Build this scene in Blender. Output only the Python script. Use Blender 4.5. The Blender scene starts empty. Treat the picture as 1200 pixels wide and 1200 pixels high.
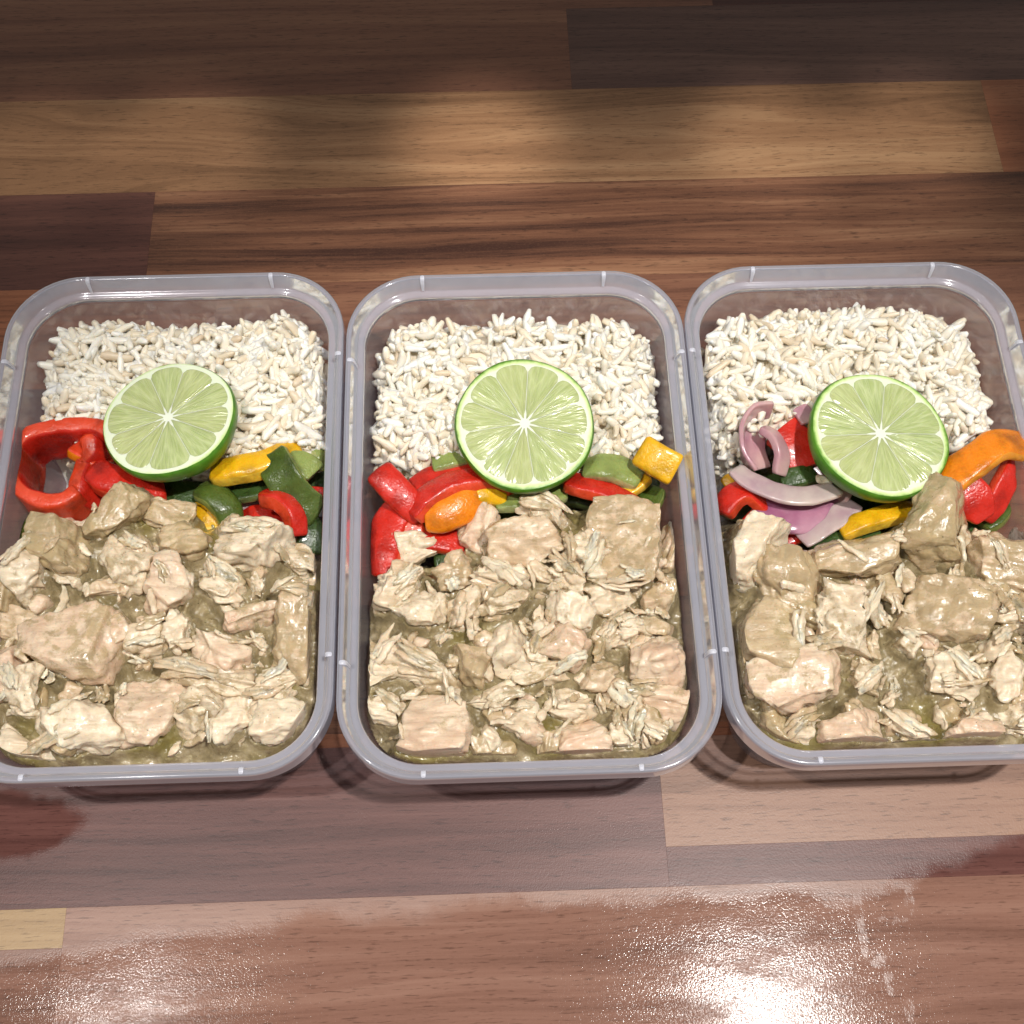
import bpy, math, random
import numpy as np
from mathutils import Vector, Matrix

CM = 0.01                      # all numbers below are centimetres
sc = bpy.context.scene
COL = sc.collection
H = 5.0                        # tub height

# ------------------------------------------------------------------ camera
FPX = 1383.0
PIT, ROLL, YAW = math.radians(66.185), math.radians(0.816), math.radians(2.617)
cy_, sy_ = math.cos(YAW), math.sin(YAW)
def rz(v):                     # turn so that the row of tubs lies along x
    return np.array([cy_*v[0]+sy_*v[1], -sy_*v[0]+cy_*v[1], v[2]])
_f = np.array([0, math.cos(PIT), -math.sin(PIT)]); _u = np.array([0, math.sin(PIT), math.cos(PIT)]); _r = np.array([1., 0, 0])
_r, _u = math.cos(ROLL)*_r+math.sin(ROLL)*_u, -math.sin(ROLL)*_r+math.cos(ROLL)*_u
CF, CU, CR = rz(_f), rz(_u), rz(_r)
CAM = rz(np.array([-0.326, -16.21, 35.753+H]))
cd = bpy.data.cameras.new('camera'); cam = bpy.data.objects.new('camera', cd); COL.objects.link(cam)
m = Matrix.Identity(4)
for i in range(3):
    m[i][0], m[i][1], m[i][2], m[i][3] = CR[i], CU[i], -CF[i], CAM[i]*CM
cam.matrix_world = m
cd.sensor_fit = 'HORIZONTAL'; cd.sensor_width = 36.0; cd.lens = 36.0*FPX/1200.0
cd.clip_start = 0.01; cd.clip_end = 50
sc.camera = cam
def P(u, v, z=0.0):            # where a ray of the photograph meets the level z (cm)
    d = CF*FPX+CR*(u-600)-CU*(v-600)
    return CAM+d*((z-CAM[2])/d[2])

# ------------------------------------------------------------------ light
w = bpy.data.worlds.new('World'); sc.world = w; w.use_nodes = True
bg = w.node_tree.nodes['Background']; bg.inputs[0].default_value = (1.0, 0.97, 0.93, 1); bg.inputs[1].default_value = 0.25
sc.view_settings.view_transform = 'Standard'; sc.view_settings.look = 'None'
sc.view_settings.exposure = 0.0; sc.view_settings.gamma = 1.0
def mirror_lamp(u, v, h):      # lamp at height h whose mirror image lies at that spot of the worktop
    p = P(u, v, 0); d = p-CAM; d = d/np.linalg.norm(d); d[2] = -d[2]
    return p+d*(h/d[2])
def spot(name, loc, aim, power, half, blend, radius, color):
    l = bpy.data.lights.new(name, 'SPOT'); o = bpy.data.objects.new(name, l); COL.objects.link(o)
    l.energy = power; l.spot_size = math.radians(2*half); l.spot_blend = blend; l.shadow_soft_size = radius*CM; l.color = color
    o.location = Vector(loc)*CM
    o.rotation_euler = (Vector(aim)-Vector(loc)).to_track_quat('-Z', 'Y').to_euler()
    return o
LA = mirror_lamp(890, 1200, 150); LB = mirror_lamp(160, 1240, 150)
spot('ceiling_spot', LA, (6, -10, 0), 76, 12.1, 0.6, 2.0, (1, 0.97, 0.93))
spot('ceiling_spot', LB, (-6, -10, 0), 36, 12.1, 0.6, 1.6, (1, 0.97, 0.93))
for u_, v_, pw_, half_ in ((40, 190, 12, 2.9), (215, 180, 15, 2.9), (560, 168, 24, 2.7), (905, 165, 18, 2.7), (1075, 160, 18, 2.8)):  # lamps added for effect: gaps between their pools stand in for cast shadows
    a_ = P(u_, v_, 0)
    spot('added_pool_spot', (a_[0]*0.9, a_[1]+6, 90), a_, pw_, half_, 0.8, 1.5, (1, 0.93, 0.82))

# ------------------------------------------------------------------ helpers
rng = random.Random(7)
nrg = np.random.default_rng(11)
_perm = np.random.default_rng(3).random((64, 64, 64))
def noise(p):
    p = np.asarray(p, float); i = np.floor(p).astype(int); f = p-i; f = f*f*(3-2*f)
    def g(a, b, c): return _perm[(i[..., 0]+a) & 63, (i[..., 1]+b) & 63, (i[..., 2]+c) & 63]
    x, y, z = f[..., 0], f[..., 1], f[..., 2]
    c00 = g(0,0,0)*(1-x)+g(1,0,0)*x; c10 = g(0,1,0)*(1-x)+g(1,1,0)*x
    c01 = g(0,0,1)*(1-x)+g(1,0,1)*x; c11 = g(0,1,1)*(1-x)+g(1,1,1)*x
    return ((c00*(1-y)+c10*y)*(1-z)+(c01*(1-y)+c11*y)*z)*2-1
def fbm(p, o=3):
    s = 0; a = 1
    for k in range(o):
        s = s+a*noise(p*2**k+17.3*k); a *= .5
    return s
def mesh(name, V, F, mats, smooth=True, mi=None):
    me = bpy.data.meshes.new(name)
    me.from_pydata((np.asarray(V, float)*CM).tolist(), [], [tuple(map(int, f)) for f in F])
    for mt in (mats if isinstance(mats, (list, tuple)) else [mats]): me.materials.append(mt)
    if mi is not None: me.polygons.foreach_set('material_index', np.asarray(mi, np.int32))
    if smooth: me.polygons.foreach_set('use_smooth', np.ones(len(me.polygons), bool))
    me.update(); return me
def link(name, me, loc=(0, 0, 0), parent=None, label=None, cat=None, group=None, kind=None):
    o = bpy.data.objects.new(name, me); COL.objects.link(o); o.location = Vector(loc)*CM
    if parent: o.parent = parent
    if label: o['label'] = label
    if cat: o['category'] = cat
    if group: o['group'] = group
    if kind: o['kind'] = kind
    return o
def local(V):                  # origin at the foot of the thing
    V = np.asarray(V, float); c = np.array([V[:, 0].mean(), V[:, 1].mean(), V[:, 2].min()])
    return V-c, c

# ------------------------------------------------------------------ materials
class NT:
    def __init__(s, name):
        s.m = bpy.data.materials.new(name); s.m.use_nodes = True; s.t = s.m.node_tree; s.n = s.t.nodes
        s.b = s.n['Principled BSDF']; s.out = s.n['Material Output']
    def new(s, t, **kw):
        n = s.n.new(t)
        for k, v in kw.items():
            if k in n.inputs: n.inputs[k].default_value = v
            else: setattr(n, k, v)
        return n
    def l(s, a, b): s.t.links.new(a, b)
    def coord(s, out='Object', scale=(1, 1, 1), rot=(0, 0, 0), loc=(0, 0, 0), src=None):
        if src is None:
            tc = s.new('ShaderNodeTexCoord'); src = tc.outputs[out]
        mp = s.new('ShaderNodeMapping'); mp.inputs['Scale'].default_value = scale; mp.inputs['Rotation'].default_value = rot; mp.inputs['Location'].default_value = loc
        s.l(src, mp.inputs['Vector']); return mp.outputs[0]
    def noise(s, vec, scale, detail=3, rough=.55, dist=0):
        n = s.new('ShaderNodeTexNoise'); n.inputs['Scale'].default_value = scale; n.inputs['Detail'].default_value = detail
        n.inputs['Roughness'].default_value = rough; n.inputs['Distortion'].default_value = dist
        if vec is not None: s.l(vec, n.inputs['Vector'])
        return n.outputs['Fac']
    def math(s, op, a, b=0.0, clamp=False):
        n = s.new('ShaderNodeMath'); n.operation = op; n.use_clamp = clamp
        for i, x in enumerate((a, b)):
            if isinstance(x, (int, float)): n.inputs[i].default_value = x
            else: s.l(x, n.inputs[i])
        return n.outputs[0]
    def ramp(s, fac, stops, interp='LINEAR'):
        n = s.new('ShaderNodeValToRGB'); n.color_ramp.interpolation = interp; e = n.color_ramp.elements
        while len(e) < len(stops): e.new(0.5)
        for x, (p, c) in zip(e, stops):
            x.position = p; x.color = (c, c, c, 1) if isinstance(c, (int, float)) else (*c, 1)
        s.l(fac, n.inputs[0]); return n.outputs[0]
    def mix(s, fac, a, b, mode='MIX'):
        n = s.new('ShaderNodeMix'); n.data_type = 'RGBA'; n.blend_type = mode
        for i, x in ((0, fac), (6, a), (7, b)):
            if isinstance(x, (int, float)): n.inputs[i].default_value = x
            elif isinstance(x, tuple): n.inputs[i].default_value = (*x, 1)
            else: s.l(x, n.inputs[i])
        return n.outputs[2]
    def bump(s, h, dist, strength=1.0, nrm=None):
        n = s.new('ShaderNodeBump'); n.inputs['Distance'].default_value = dist*CM; n.inputs['Strength'].default_value = strength
        s.l(h, n.inputs['Height'])
        if nrm is not None: s.l(nrm, n.inputs['Normal'])
        return n.outputs[0]
    def set(s, **kw):
        for k, v in kw.items():
            k = k.replace('_', ' ')
            i = s.b.inputs[k]
            if hasattr(v, 'links') or isinstance(v, bpy.types.NodeSocket): s.l(v, i)
            elif isinstance(v, tuple) and len(v) == 3 and i.type == 'RGBA': i.default_value = (*v, 1)
            else: i.default_value = v
        return s
def sss(n, weight, scale_cm, radius=(1, .5, .3)):
    n.set(Subsurface_Weight=weight, Subsurface_Scale=scale_cm*CM); n.b.inputs['Subsurface Radius'].default_value = radius

# ---- worktop laminate
WET = None
def wet_group():
    g = bpy.data.node_groups.new('wet_film', 'ShaderNodeTree')
    g.interface.new_socket('Wet', in_out='OUTPUT', socket_type='NodeSocketFloat')
    N, L = g.nodes, g.links
    out = N.new('NodeGroupOutput'); geo = N.new('ShaderNodeNewGeometry')
    def M(op, a, b=0.0, clamp=False):
        n = N.new('ShaderNodeMath'); n.operation = op; n.use_clamp = clamp
        for i, x in enumerate((a, b)):
            if isinstance(x, (int, float)): n.inputs[i].default_value = x
            else: L.new(x, n.inputs[i])
        return n.outputs[0]
    def nz(scale, detail):
        n = N.new('ShaderNodeTexNoise'); n.inputs['Scale'].default_value = scale; n.inputs['Detail'].default_value = detail
        L.new(geo.outputs['Position'], n.inputs['Vector']); return n.outputs['Fac']
    sx = N.new('ShaderNodeSeparateXYZ'); L.new(geo.outputs['Position'], sx.inputs[0])
    n1 = M('SUBTRACT', nz(45, 4), .5); n2 = M('SUBTRACT', nz(260, 3), .5)
    wob = M('ADD', M('MULTIPLY', n1, 1.5*CM), M('MULTIPLY', n2, .3*CM))
    # the edge of the wiped-wet area along the front of the worktop
    pts = [P(u, v) for u, v in ((-300, 1150), (0, 1118), (120, 1090), (260, 1072), (420, 1062), (540, 1050), (640, 1046), (800, 1036), (930, 1030), (1010, 1034), (1060, 1018), (1110, 990), (1200, 975), (1500, 960))]
    x0, x1, y0, y1 = -34., 34., -20., -6.
    fc = N.new('ShaderNodeFloatCurve'); cv = fc.mapping.curves[0]
    P_ = [((p[0]-x0)/(x1-x0), (p[1]-y0)/(y1-y0)) for p in pts]
    P_ = [(0, P_[0][1])]+P_+[(1, P_[-1][1])]
    while len(cv.points) < len(P_): cv.points.new(.5, .5)
    for c, (a, b) in zip(cv.points, P_): c.location = (min(max(a, 0), 1), b)
    fc.mapping.update()
    L.new(M('DIVIDE', M('SUBTRACT', sx.outputs[0], x0*CM), (x1-x0)*CM, True), fc.inputs['Value'])
    ye = M('ADD', M('MULTIPLY', fc.outputs[0], (y1-y0)*CM), y0*CM)
    front = M('DIVIDE', M('ADD', M('SUBTRACT', ye, sx.outputs[1]), wob), .7*CM, True)
    res = front
    def blob(u, v, rx, ry, res, sub=False):
        p = P(u, v)
        dx = M('DIVIDE', M('SUBTRACT', sx.outputs[0], p[0]*CM), rx*CM); dy = M('DIVIDE', M('SUBTRACT', sx.outputs[1], p[1]*CM), ry*CM)
        d = M('SQRT', M('ADD', M('MULTIPLY', dx, dx), M('MULTIPLY', dy, dy)))
        d = M('ADD', d, M('MULTIPLY', n1, 1.3))
        b = M('DIVIDE', M('SUBTRACT', 1.0, d), .25, True)
        if sub: b = M('MULTIPLY', b, M('MULTIPLY', M('ADD', n2, .10), 2.4, True))
        return M('SUBTRACT', res, b, True) if sub else M('MAXIMUM', res, b)
    res = blob(18, 965, 2.3, 1.35, res);
    for u, v, rx, ry in ((1006, 1065, .16, .8), (1012, 1100, .16, .7), (1028, 1122, .3, .3), (1050, 1040, .8, .3), (1042, 1150, .16, .5), (1066, 1185, .2, .45), (1045, 1078, .6, .16), (1065, 1055, .2, .5)):
        res = blob(u, v, rx, ry, res, True)
    L.new(res, out.inputs[0]); return g
WET = wet_group()
def wood(name, dark, mid, light, seed, ang, contrast=1.0, knot=False):
    n = NT(name); r = rng.random
    gp = n.new('ShaderNodeNewGeometry')
    off = (seed*1.37 % 7, seed*.73 % 5, seed*.31 % 3)
    base = n.coord(src=gp.outputs['Position'], rot=(0, 0, -ang), loc=off, scale=(1, 1, 1))
    # slow warp makes cathedral figure
    v1 = n.coord(src=base, scale=(3.2, 26, 1))
    warp = n.noise(v1, 1.0, 2, .5)
    st = n.new('ShaderNodeVectorMath', operation='MULTIPLY_ADD'); n.l(base, st.inputs[0]); st.inputs[1].default_value = (1, 1, 1)
    cb = n.new('ShaderNodeCombineXYZ'); n.l(n.math('MULTIPLY', warp, .06 if knot else .024), cb.inputs[1]); n.l(cb.outputs[0], st.inputs[2])
    s1 = n.noise(n.coord(src=st.outputs[0], scale=(4, 120, 1)), 1.0, 5, .62)
    s2 = n.noise(n.coord(src=st.outputs[0], scale=(14, 620, 1)), 1.0, 4, .65)
    s3 = n.noise(n.coord(src=st.outputs[0], scale=(2.2, 36, 1)), 1.0, 2, .5)
    pore = n.noise(n.coord(src=base, scale=(160, 1500, 1)), 1.0, 2, .6)
    f = n.math('ADD', n.math('MULTIPLY', s1, .45), n.math('ADD', n.math('MULTIPLY', s2, .22), n.math('MULTIPLY', s3, .42)))
    f = n.math('ADD', n.math('MULTIPLY', n.math('SUBTRACT', f, .545), 2.9*contrast), .5, True)
    c = n.ramp(f, [(0.08, dark), (.5, mid), (.92, light)])
    c = n.mix(n.ramp(pore, [(.30, .55), (.43, 0)]), c, tuple(x*.45 for x in dark))
    fine = n.noise(n.coord(src=base, scale=(900, 1700, 900)), 1.0, 2, .6)
    emb = n.noise(n.coord(src=base, scale=(1, 1, 1)), 1150, 2, .55)
    emb2 = n.noise(base, 2300, 1, .5)
    g = n.new('ShaderNodeGroup'); g.node_tree = WET
    wet = g.outputs[0]
    film = n.ramp(n.noise(n.coord(src=gp.outputs['Position'], scale=(26, 75, 1), rot=(0, 0, -ANG-.05)), 1.0, 4, .62), [(.40, 0), (.56, 1)])   # where the film of water is thick
    c = n.mix(n.math('MULTIPLY', n.math('SUBTRACT', fine, .5, True), .5), c, light)
    c2 = n.mix(1.0, c, (.95, .90, .88), 'MULTIPLY')
    col = n.mix(wet, c, c2)
    n.set(Base_Color=col)
    n.set(Roughness=n.math('ADD', n.math('MULTIPLY', wet, -.29), .39), Specular_IOR_Level=n.math('SUBTRACT', .40, n.math('MULTIPLY', wet, n.math('SUBTRACT', .37, n.math('MULTIPLY', film, .11)))))
    n.set(Normal=n.bump(n.math('ADD', emb, n.math('ADD', n.math('MULTIPLY', emb2, .7), n.math('MULTIPLY', pore, .3))), .0047, .6))
    return n.m
# ---- plastic
def plastic(name, opac, col, rough, refl=1.0):
    n = NT(name); n.set(Base_Color=col, Roughness=rough, Specular_IOR_Level=.5)
    sc_ = n.noise(n.coord(), 60, 3); n.set(Normal=n.bump(n.noise(n.coord(), 500, 2), .002, .3))
    tr = n.new('ShaderNodeBsdfTransparent'); tr.inputs[0].default_value = (.93, .93, .96, 1)
    tl = n.new('ShaderNodeBsdfTranslucent'); tl.inputs[0].default_value = (*col, 1)
    m1 = n.new('ShaderNodeMixShader'); m1.inputs[0].default_value = .36; n.l(n.b.outputs[0], m1.inputs[1]); n.l(tl.outputs[0], m1.inputs[2])
    gl = n.new('ShaderNodeBsdfGlossy'); gl.inputs['Roughness'].default_value = rough*.6
    fr = n.new('ShaderNodeFresnel'); fr.inputs[0].default_value = 1.45
    m0 = n.new('ShaderNodeMixShader'); n.l(n.math('MULTIPLY', fr.outputs[0], refl), m0.inputs[0]); n.l(tr.outputs[0], m0.inputs[1]); n.l(gl.outputs[0], m0.inputs[2])
    m2 = n.new('ShaderNodeMixShader')
    n.l(n.math('ADD', n.math('MULTIPLY', n.math('SUBTRACT', sc_, .5), .05), opac, True), m2.inputs[0])
    n.l(m0.outputs[0], m2.inputs[1]); n.l(m1.outputs[0], m2.inputs[2]); n.l(m2.outputs[0], n.out.inputs[0])
    return n.m
PL_WALL = plastic('frosted_plastic_wall', .12, (.84, .82, .88), .34, .16)
PL_RIM = plastic('frosted_plastic_rim', .30, (.87, .89, 1.0), .16, 1.0)
PL_TAB = plastic('frosted_plastic_tab', .85, (.85, .86, .95), .3)
# ---- rice
def rice_mat():
    n = NT('cooked_rice'); g = n.new('ShaderNodeNewGeometry')
    oi = n.new('ShaderNodeObjectInfo')
    r = n.math('FRACT', n.math('ADD', g.outputs['Random Per Island'], oi.outputs['Random']))
    c = n.ramp(r, [(0, (.70, .57, .41)), (.08, (.79, .69, .53)), (.4, (.86, .79, .66)), (.8, (.89, .85, .75)), (1, (.91, .89, .83))])
    k = n.noise(n.coord('Generated'), 5, 3)
    c = n.mix(n.ramp(k, [(.55, 0), (.75, .5)]), c, (.76, .64, .47))
    n.set(Base_Color=c, Roughness=.36, Specular_IOR_Level=.45)
    sss(n, .4, .12, (1, .82, .6)); n.set(Normal=n.bump(n.noise(n.coord('Generated'), 14, 3), .006, .4))
    return n.m
RICE = rice_mat()
# ---- vegetables
def pepper(name, skin, flesh):
    out = []
    for k, (c0, rough) in enumerate(((skin, .25), (flesh, .32))):
        n = NT(name+('_skin' if k == 0 else '_flesh')); v = n.coord()
        a = n.noise(v, 90, 4); b = n.noise(v, 420, 3)
        dark = tuple(x*.5 for x in c0); lite = tuple(min(1, x*1.12+.02) for x in c0)
        c = n.ramp(a, [(.3, dark), (.5, c0), (.72, lite)])
        if k: c = n.mix(n.ramp(b, [(.5, 0), (.75, .35)]), c, tuple(min(1, x*1.3+.06) for x in c0))
        n.set(Base_Color=c, Roughness=n.math('ADD', n.math('MULTIPLY', b, .36), rough-.14), Specular_IOR_Level=.5)
        sss(n, .3, .18, (1, .45, .2)); n.set(Normal=n.bump(n.math('ADD', n.math('ADD', b, n.math('MULTIPLY', n.noise(v, 1300, 2), .5)), n.math('MULTIPLY', a, 1.5)), .05 if k else .045, .7))
        n.set(Coat_Weight=.2, Coat_Roughness=.08, Coat_Normal=n.bump(n.noise(v, 600, 3), .014, .6))
        out.append(n.m)
    return out
RED = pepper('red_pepper', (.60, .022, .010), (.70, .060, .016))
ORG = pepper('orange_pepper', (.84, .24, .006), (.86, .34, .02))
YEL = pepper('yellow_pepper', (.80, .44, .008), (.82, .52, .04))
GRN = pepper('green_pepper', (.078, .120, .018), (.21, .25, .055))
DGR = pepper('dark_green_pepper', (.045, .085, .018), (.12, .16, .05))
PGR = pepper('pale_green_pepper', (.27, .33, .09), (.40, .44, .18))
def onion(name, c0, c1):
    n = NT(name); v = n.coord()
    st = n.noise(n.coord(scale=(1, 1, .3)), 160, 3); a = n.noise(v, 55, 3)
    c = n.mix(n.ramp(a, [(.36, 0), (.62, 1)]), c0, c1)
    c = n.mix(n.ramp(st, [(.45, 0), (.75, .4)]), c, tuple(min(1, x*1.3) for x in c1))
    n.set(Base_Color=c, Roughness=.22, Specular_IOR_Level=.5); sss(n, .5, .25, (1, .7, .7)); n.set(Normal=n.bump(st, .012, .5), Coat_Weight=.3, Coat_Roughness=.1)
    return [n.m, n.m]
ON1 = onion('red_onion', (.42, .20, .26), (.58, .38, .36))
ON2 = onion('pale_onion', (.46, .31, .34), (.56, .47, .42))
ON3 = onion('purple_onion', (.32, .10, .20), (.48, .25, .32))
# ---- lime
def lime_mats():
    n = NT('lime_rind'); v = n.coord(); p = n.new('ShaderNodeTexVoronoi'); p.inputs['Scale'].default_value = 900; n.l(v, p.inputs['Vector'])
    a = n.noise(v, 130, 3)
    n.set(Base_Color=n.ramp(a, [(.3, (.035, .12, .008)), (.55, (.075, .22, .012)), (.8, (.16, .33, .03))]), Roughness=.32, Specular_IOR_Level=.5)
    n.set(Normal=n.bump(p.outputs['Distance'], .012, .6)); rind = n.m
    n = NT('lime_pith'); v = n.coord()
    rad = n.new('ShaderNodeVectorMath', operation='LENGTH'); n.l(n.coord(scale=(100, 100, 0)), rad.inputs[0])
    q = n.math('ADD', rad.outputs['Value'], n.math('MULTIPLY', n.math('SUBTRACT', n.noise(v, 300, 3), .5), .16))
    c = n.ramp(n.math('DIVIDE', q, 2.4), [(.0, (.80, .85, .70)), (.92, (.78, .85, .64)), (.965, (.60, .76, .30)), (1, (.12, .30, .02))])
    n.set(Base_Color=c, Roughness=.4, Normal=n.bump(n.noise(v, 900, 2), .01, .4)); sss(n, .3, .1, (.8, 1, .5)); pith = n.m
    n = NT('lime_flesh')
    sp = n.new('ShaderNodeSeparateXYZ'); n.l(n.coord(scale=(100, 100, 100)), sp.inputs[0])
    ang = n.math('ARCTAN2', sp.outputs[1], sp.outputs[0])
    rr = n.math('SQRT', n.math('ADD', n.math('MULTIPLY', sp.outputs[0], sp.outputs[0]), n.math('MULTIPLY', sp.outputs[1], sp.outputs[1])))
    cb = n.new('ShaderNodeCombineXYZ'); n.l(n.math('MULTIPLY', ang, 13.0), cb.inputs[0]); n.l(n.math('MULTIPLY', rr, 1.0), cb.inputs[1])
    ves = n.new('ShaderNodeTexVoronoi'); ves.inputs['Scale'].default_value = 1.0; n.l(cb.outputs[0], ves.inputs['Vector'])
    ve = n.new('ShaderNodeTexVoronoi'); ve.feature = 'DISTANCE_TO_EDGE'; ve.inputs['Scale'].default_value = 1.0; n.l(cb.outputs[0], ve.inputs['Vector'])
    st = n.noise(cb.outputs[0], 2.2, 4, .6)
    oi = n.new('ShaderNodeObjectInfo')
    c = n.ramp(n.math('ADD', n.math('MULTIPLY', st, .7), n.math('MULTIPLY', ves.outputs['Distance'], .35)), [(.2, (.33, .41, .14)), (.5, (.45, .53, .23)), (.85, (.62, .68, .37))])
    c = n.mix(n.math('MULTIPLY', oi.outputs['Random'], .4), c, (.55, .54, .25))
    c = n.mix(n.ramp(ve.outputs['Distance'], [(0, .3), (.12, 0)]), c, (.62, .68, .36))
    n.set(Base_Color=c, Roughness=.14, Specular_IOR_Level=.55); sss(n, .45, .3, (.8, 1, .35))
    n.set(Normal=n.bump(n.math('ADD', n.ramp(ve.outputs['Distance'], [(0, 0), (.25, 1)]), n.math('MULTIPLY', st, .8)), .035, .55), Coat_Weight=.2, Coat_Roughness=.08, Coat_Normal=n.bump(n.noise(cb.outputs[0], 3.5, 3), .02, .6))
    return rind, pith, n.m
RIND, PITH, FLESH = lime_mats()
# ---- chicken
def meat(name, pink, cream, coat, cover, rough=.34, ss=.22):
    n = NT(name); v = n.coord(); oi = n.new('ShaderNodeObjectInfo')
    of = n.new('ShaderNodeVectorMath', operation='ADD'); n.l(v, of.inputs[0]); cb = n.new('ShaderNodeCombineXYZ'); n.l(oi.outputs['Random'], cb.inputs[0]); n.l(cb.outputs[0], of.inputs[1])
    v = of.outputs[0]
    fib = n.noise(n.coord(src=v, scale=(.13, 1, 1)), 560, 4, .65)
    big = n.noise(v, 95, 4, .6); mid = n.noise(v, 260, 4, .6); spk = n.noise(v, 950, 2)
    c = n.mix(n.ramp(big, [(.38, 0), (.62, 1)]), pink, cream)
    c = n.mix(n.ramp(fib, [(.35, .55), (.52, 0)]), c, tuple(x*.72 for x in pink))
    c = n.mix(n.ramp(fib, [(.55, 0), (.75, .5)]), c, tuple(min(.9, x*1.12+.03) for x in cream))
    cf = n.math('ADD', n.math('MULTIPLY', mid, .55), n.math('MULTIPLY', big, .45))
    cf = n.math('ADD', cf, n.math('MULTIPLY', n.math('SUBTRACT', oi.outputs['Random'], .5), .12))
    cov = n.ramp(n.math('ADD', cf, cover), [(.48, 0), (.575, 1)])
    ctc = n.mix(n.ramp(n.noise(v, 180, 3), [(.3, 0), (.7, 1)]), coat, tuple(x*1.45 for x in coat))
    c = n.mix(n.math('MULTIPLY', cov, .9), c, ctc)
    c = n.mix(n.ramp(spk, [(.715, 0), (.75, .75)]), c, (.06, .055, .025))
    n.set(Base_Color=c, Specular_IOR_Level=.5)
    n.set(Roughness=n.math('SUBTRACT', rough+.04, n.math('MULTIPLY', cov, .2)))
    sss(n, .5, ss, (1, .62, .42))
    h = n.math('ADD', n.math('ADD', n.math('MULTIPLY', fib, 1.0), n.math('MULTIPLY', spk, .35)), n.math('MULTIPLY', mid, 1.2))
    n.set(Normal=n.bump(h, .055, .65), Coat_Weight=n.math('ADD', n.math('MULTIPLY', cov, .45), .3), Coat_Roughness=.07, Coat_Normal=n.bump(n.noise(v, 420, 4, .6), .035, .7))
    return n.m
COAT = (.385, .287, .160)
M_PINK = meat('chicken_pink', (.71, .50, .345), (.81, .655, .48), COAT, -.05)
M_TAN = meat('chicken_tan', (.63, .465, .30), (.78, .62, .435), COAT, .02)
M_CREAM = meat('chicken_cream', (.76, .61, .43), (.86, .74, .56), COAT, -.05)
M_COAT = meat('chicken_coated', (.54, .40, .24), (.66, .52, .33), (.37, .28, .15), .03, .3)
M_SHRED = meat('chicken_shred', (.72, .57, .39), (.86, .75, .57), COAT, -.03, ss=.06)
MEAT = dict(p=M_PINK, t=M_TAN, c=M_CREAM, o=M_COAT, s=M_SHRED)
def sauce_mat(name, c0, c1, oil):
    n = NT(name); v = n.coord()
    a = n.noise(v, 140, 5, .65); b = n.noise(v, 520, 3); s = n.noise(v, 1100, 2); o = n.noise(v, 42, 3)
    c = n.ramp(a, [(.3, tuple(x*.62 for x in c0)), (.5, c0), (.72, c1)])
    c = n.mix(n.ramp(o, [(.52, 0), (.66, .75)]), c, oil)
    c = n.mix(n.ramp(b, [(.62, 0), (.70, .55)]), c, (.62, .54, .32))
    c = n.mix(n.ramp(s, [(.69, 0), (.73, .8)]), c, (.055, .055, .02))
    n.set(Base_Color=c, Roughness=n.math('ADD', n.math('MULTIPLY', a, .2), .06), Specular_IOR_Level=.55); sss(n, .25, .2, (1, .8, .4))
    n.set(Normal=n.bump(n.math('ADD', a, n.math('MULTIPLY', b, .7)), .10, .7), Coat_Weight=.8, Coat_Roughness=.05, Coat_Normal=n.bump(n.noise(v, 620, 4, .6), .04, .8))
    return n.m
SAUCE = sauce_mat('herb_sauce', (.30, .236, .124), (.53, .43, .27), (.23, .19, .042))

# ------------------------------------------------------------------ worktop and its planks
slabm = NT('worktop_core'); slabm.set(Base_Color=(.03, .02, .015), Roughness=.8)
def box(x0, x1, y0, y1, z0, z1):
    V = [(x, y, z) for z in (z0, z1) for y in (y0, y1) for x in (x0, x1)]
    return V, [(0, 2, 3, 1), (4, 5, 7, 6), (0, 1, 5, 4), (2, 6, 7, 3), (0, 4, 6, 2), (1, 3, 7, 5)]
pa, pb = P(0, 1063), P(1000, 1028)
ANG = math.atan2(pb[1]-pa[1], pb[0]-pa[0])
top_ = link('worktop', mesh('worktop', *box(-75, 75, -34, 62, -4, -.35), slabm.m, False), kind='structure')
ca, sa = math.cos(ANG), math.sin(ANG)
def uv_(u, v):                 # pixel -> along / across the planks
    p = P(u, v); return ca*p[0]+sa*p[1], -sa*p[0]+ca*p[1]
def rgb(*c): return tuple(((x/255+.055)/1.055)**2.4 if x > 10 else x/3294 for x in c)
PK = {
 'walnut': ((.085, .032, .019), (.195, .083, .048), (.30, .145, .082)),
 'grey': ((.055, .027, .020), (.120, .060, .045), (.205, .112, .082)),
 'oak': ((.120, .054, .023), (.300, .155, .076), (.45, .265, .140)),
 'mid': ((.055, .020, .012), (.190, .080, .042), (.36, .185, .100)),
 'dark': ((.046, .017, .013), (.100, .037, .027), (.165, .066, .046)),
 'rust': ((.15, .050, .022), (.27, .098, .046), (.38, .16, .080)),
 'plum': ((.060, .024, .021), (.125, .054, .046), (.200, .094, .079)),
 'pale': ((.17, .085, .055), (.29, .160, .108), (.38, .23, .160)),
 'front': ((.140, .070, .050), (.255, .138, .102), (.345, .205, .155)),
 'straw': ((.25, .15, .07), (.37, .24, .12), (.45, .31, .17)),
}
seedc = [0]
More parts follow.
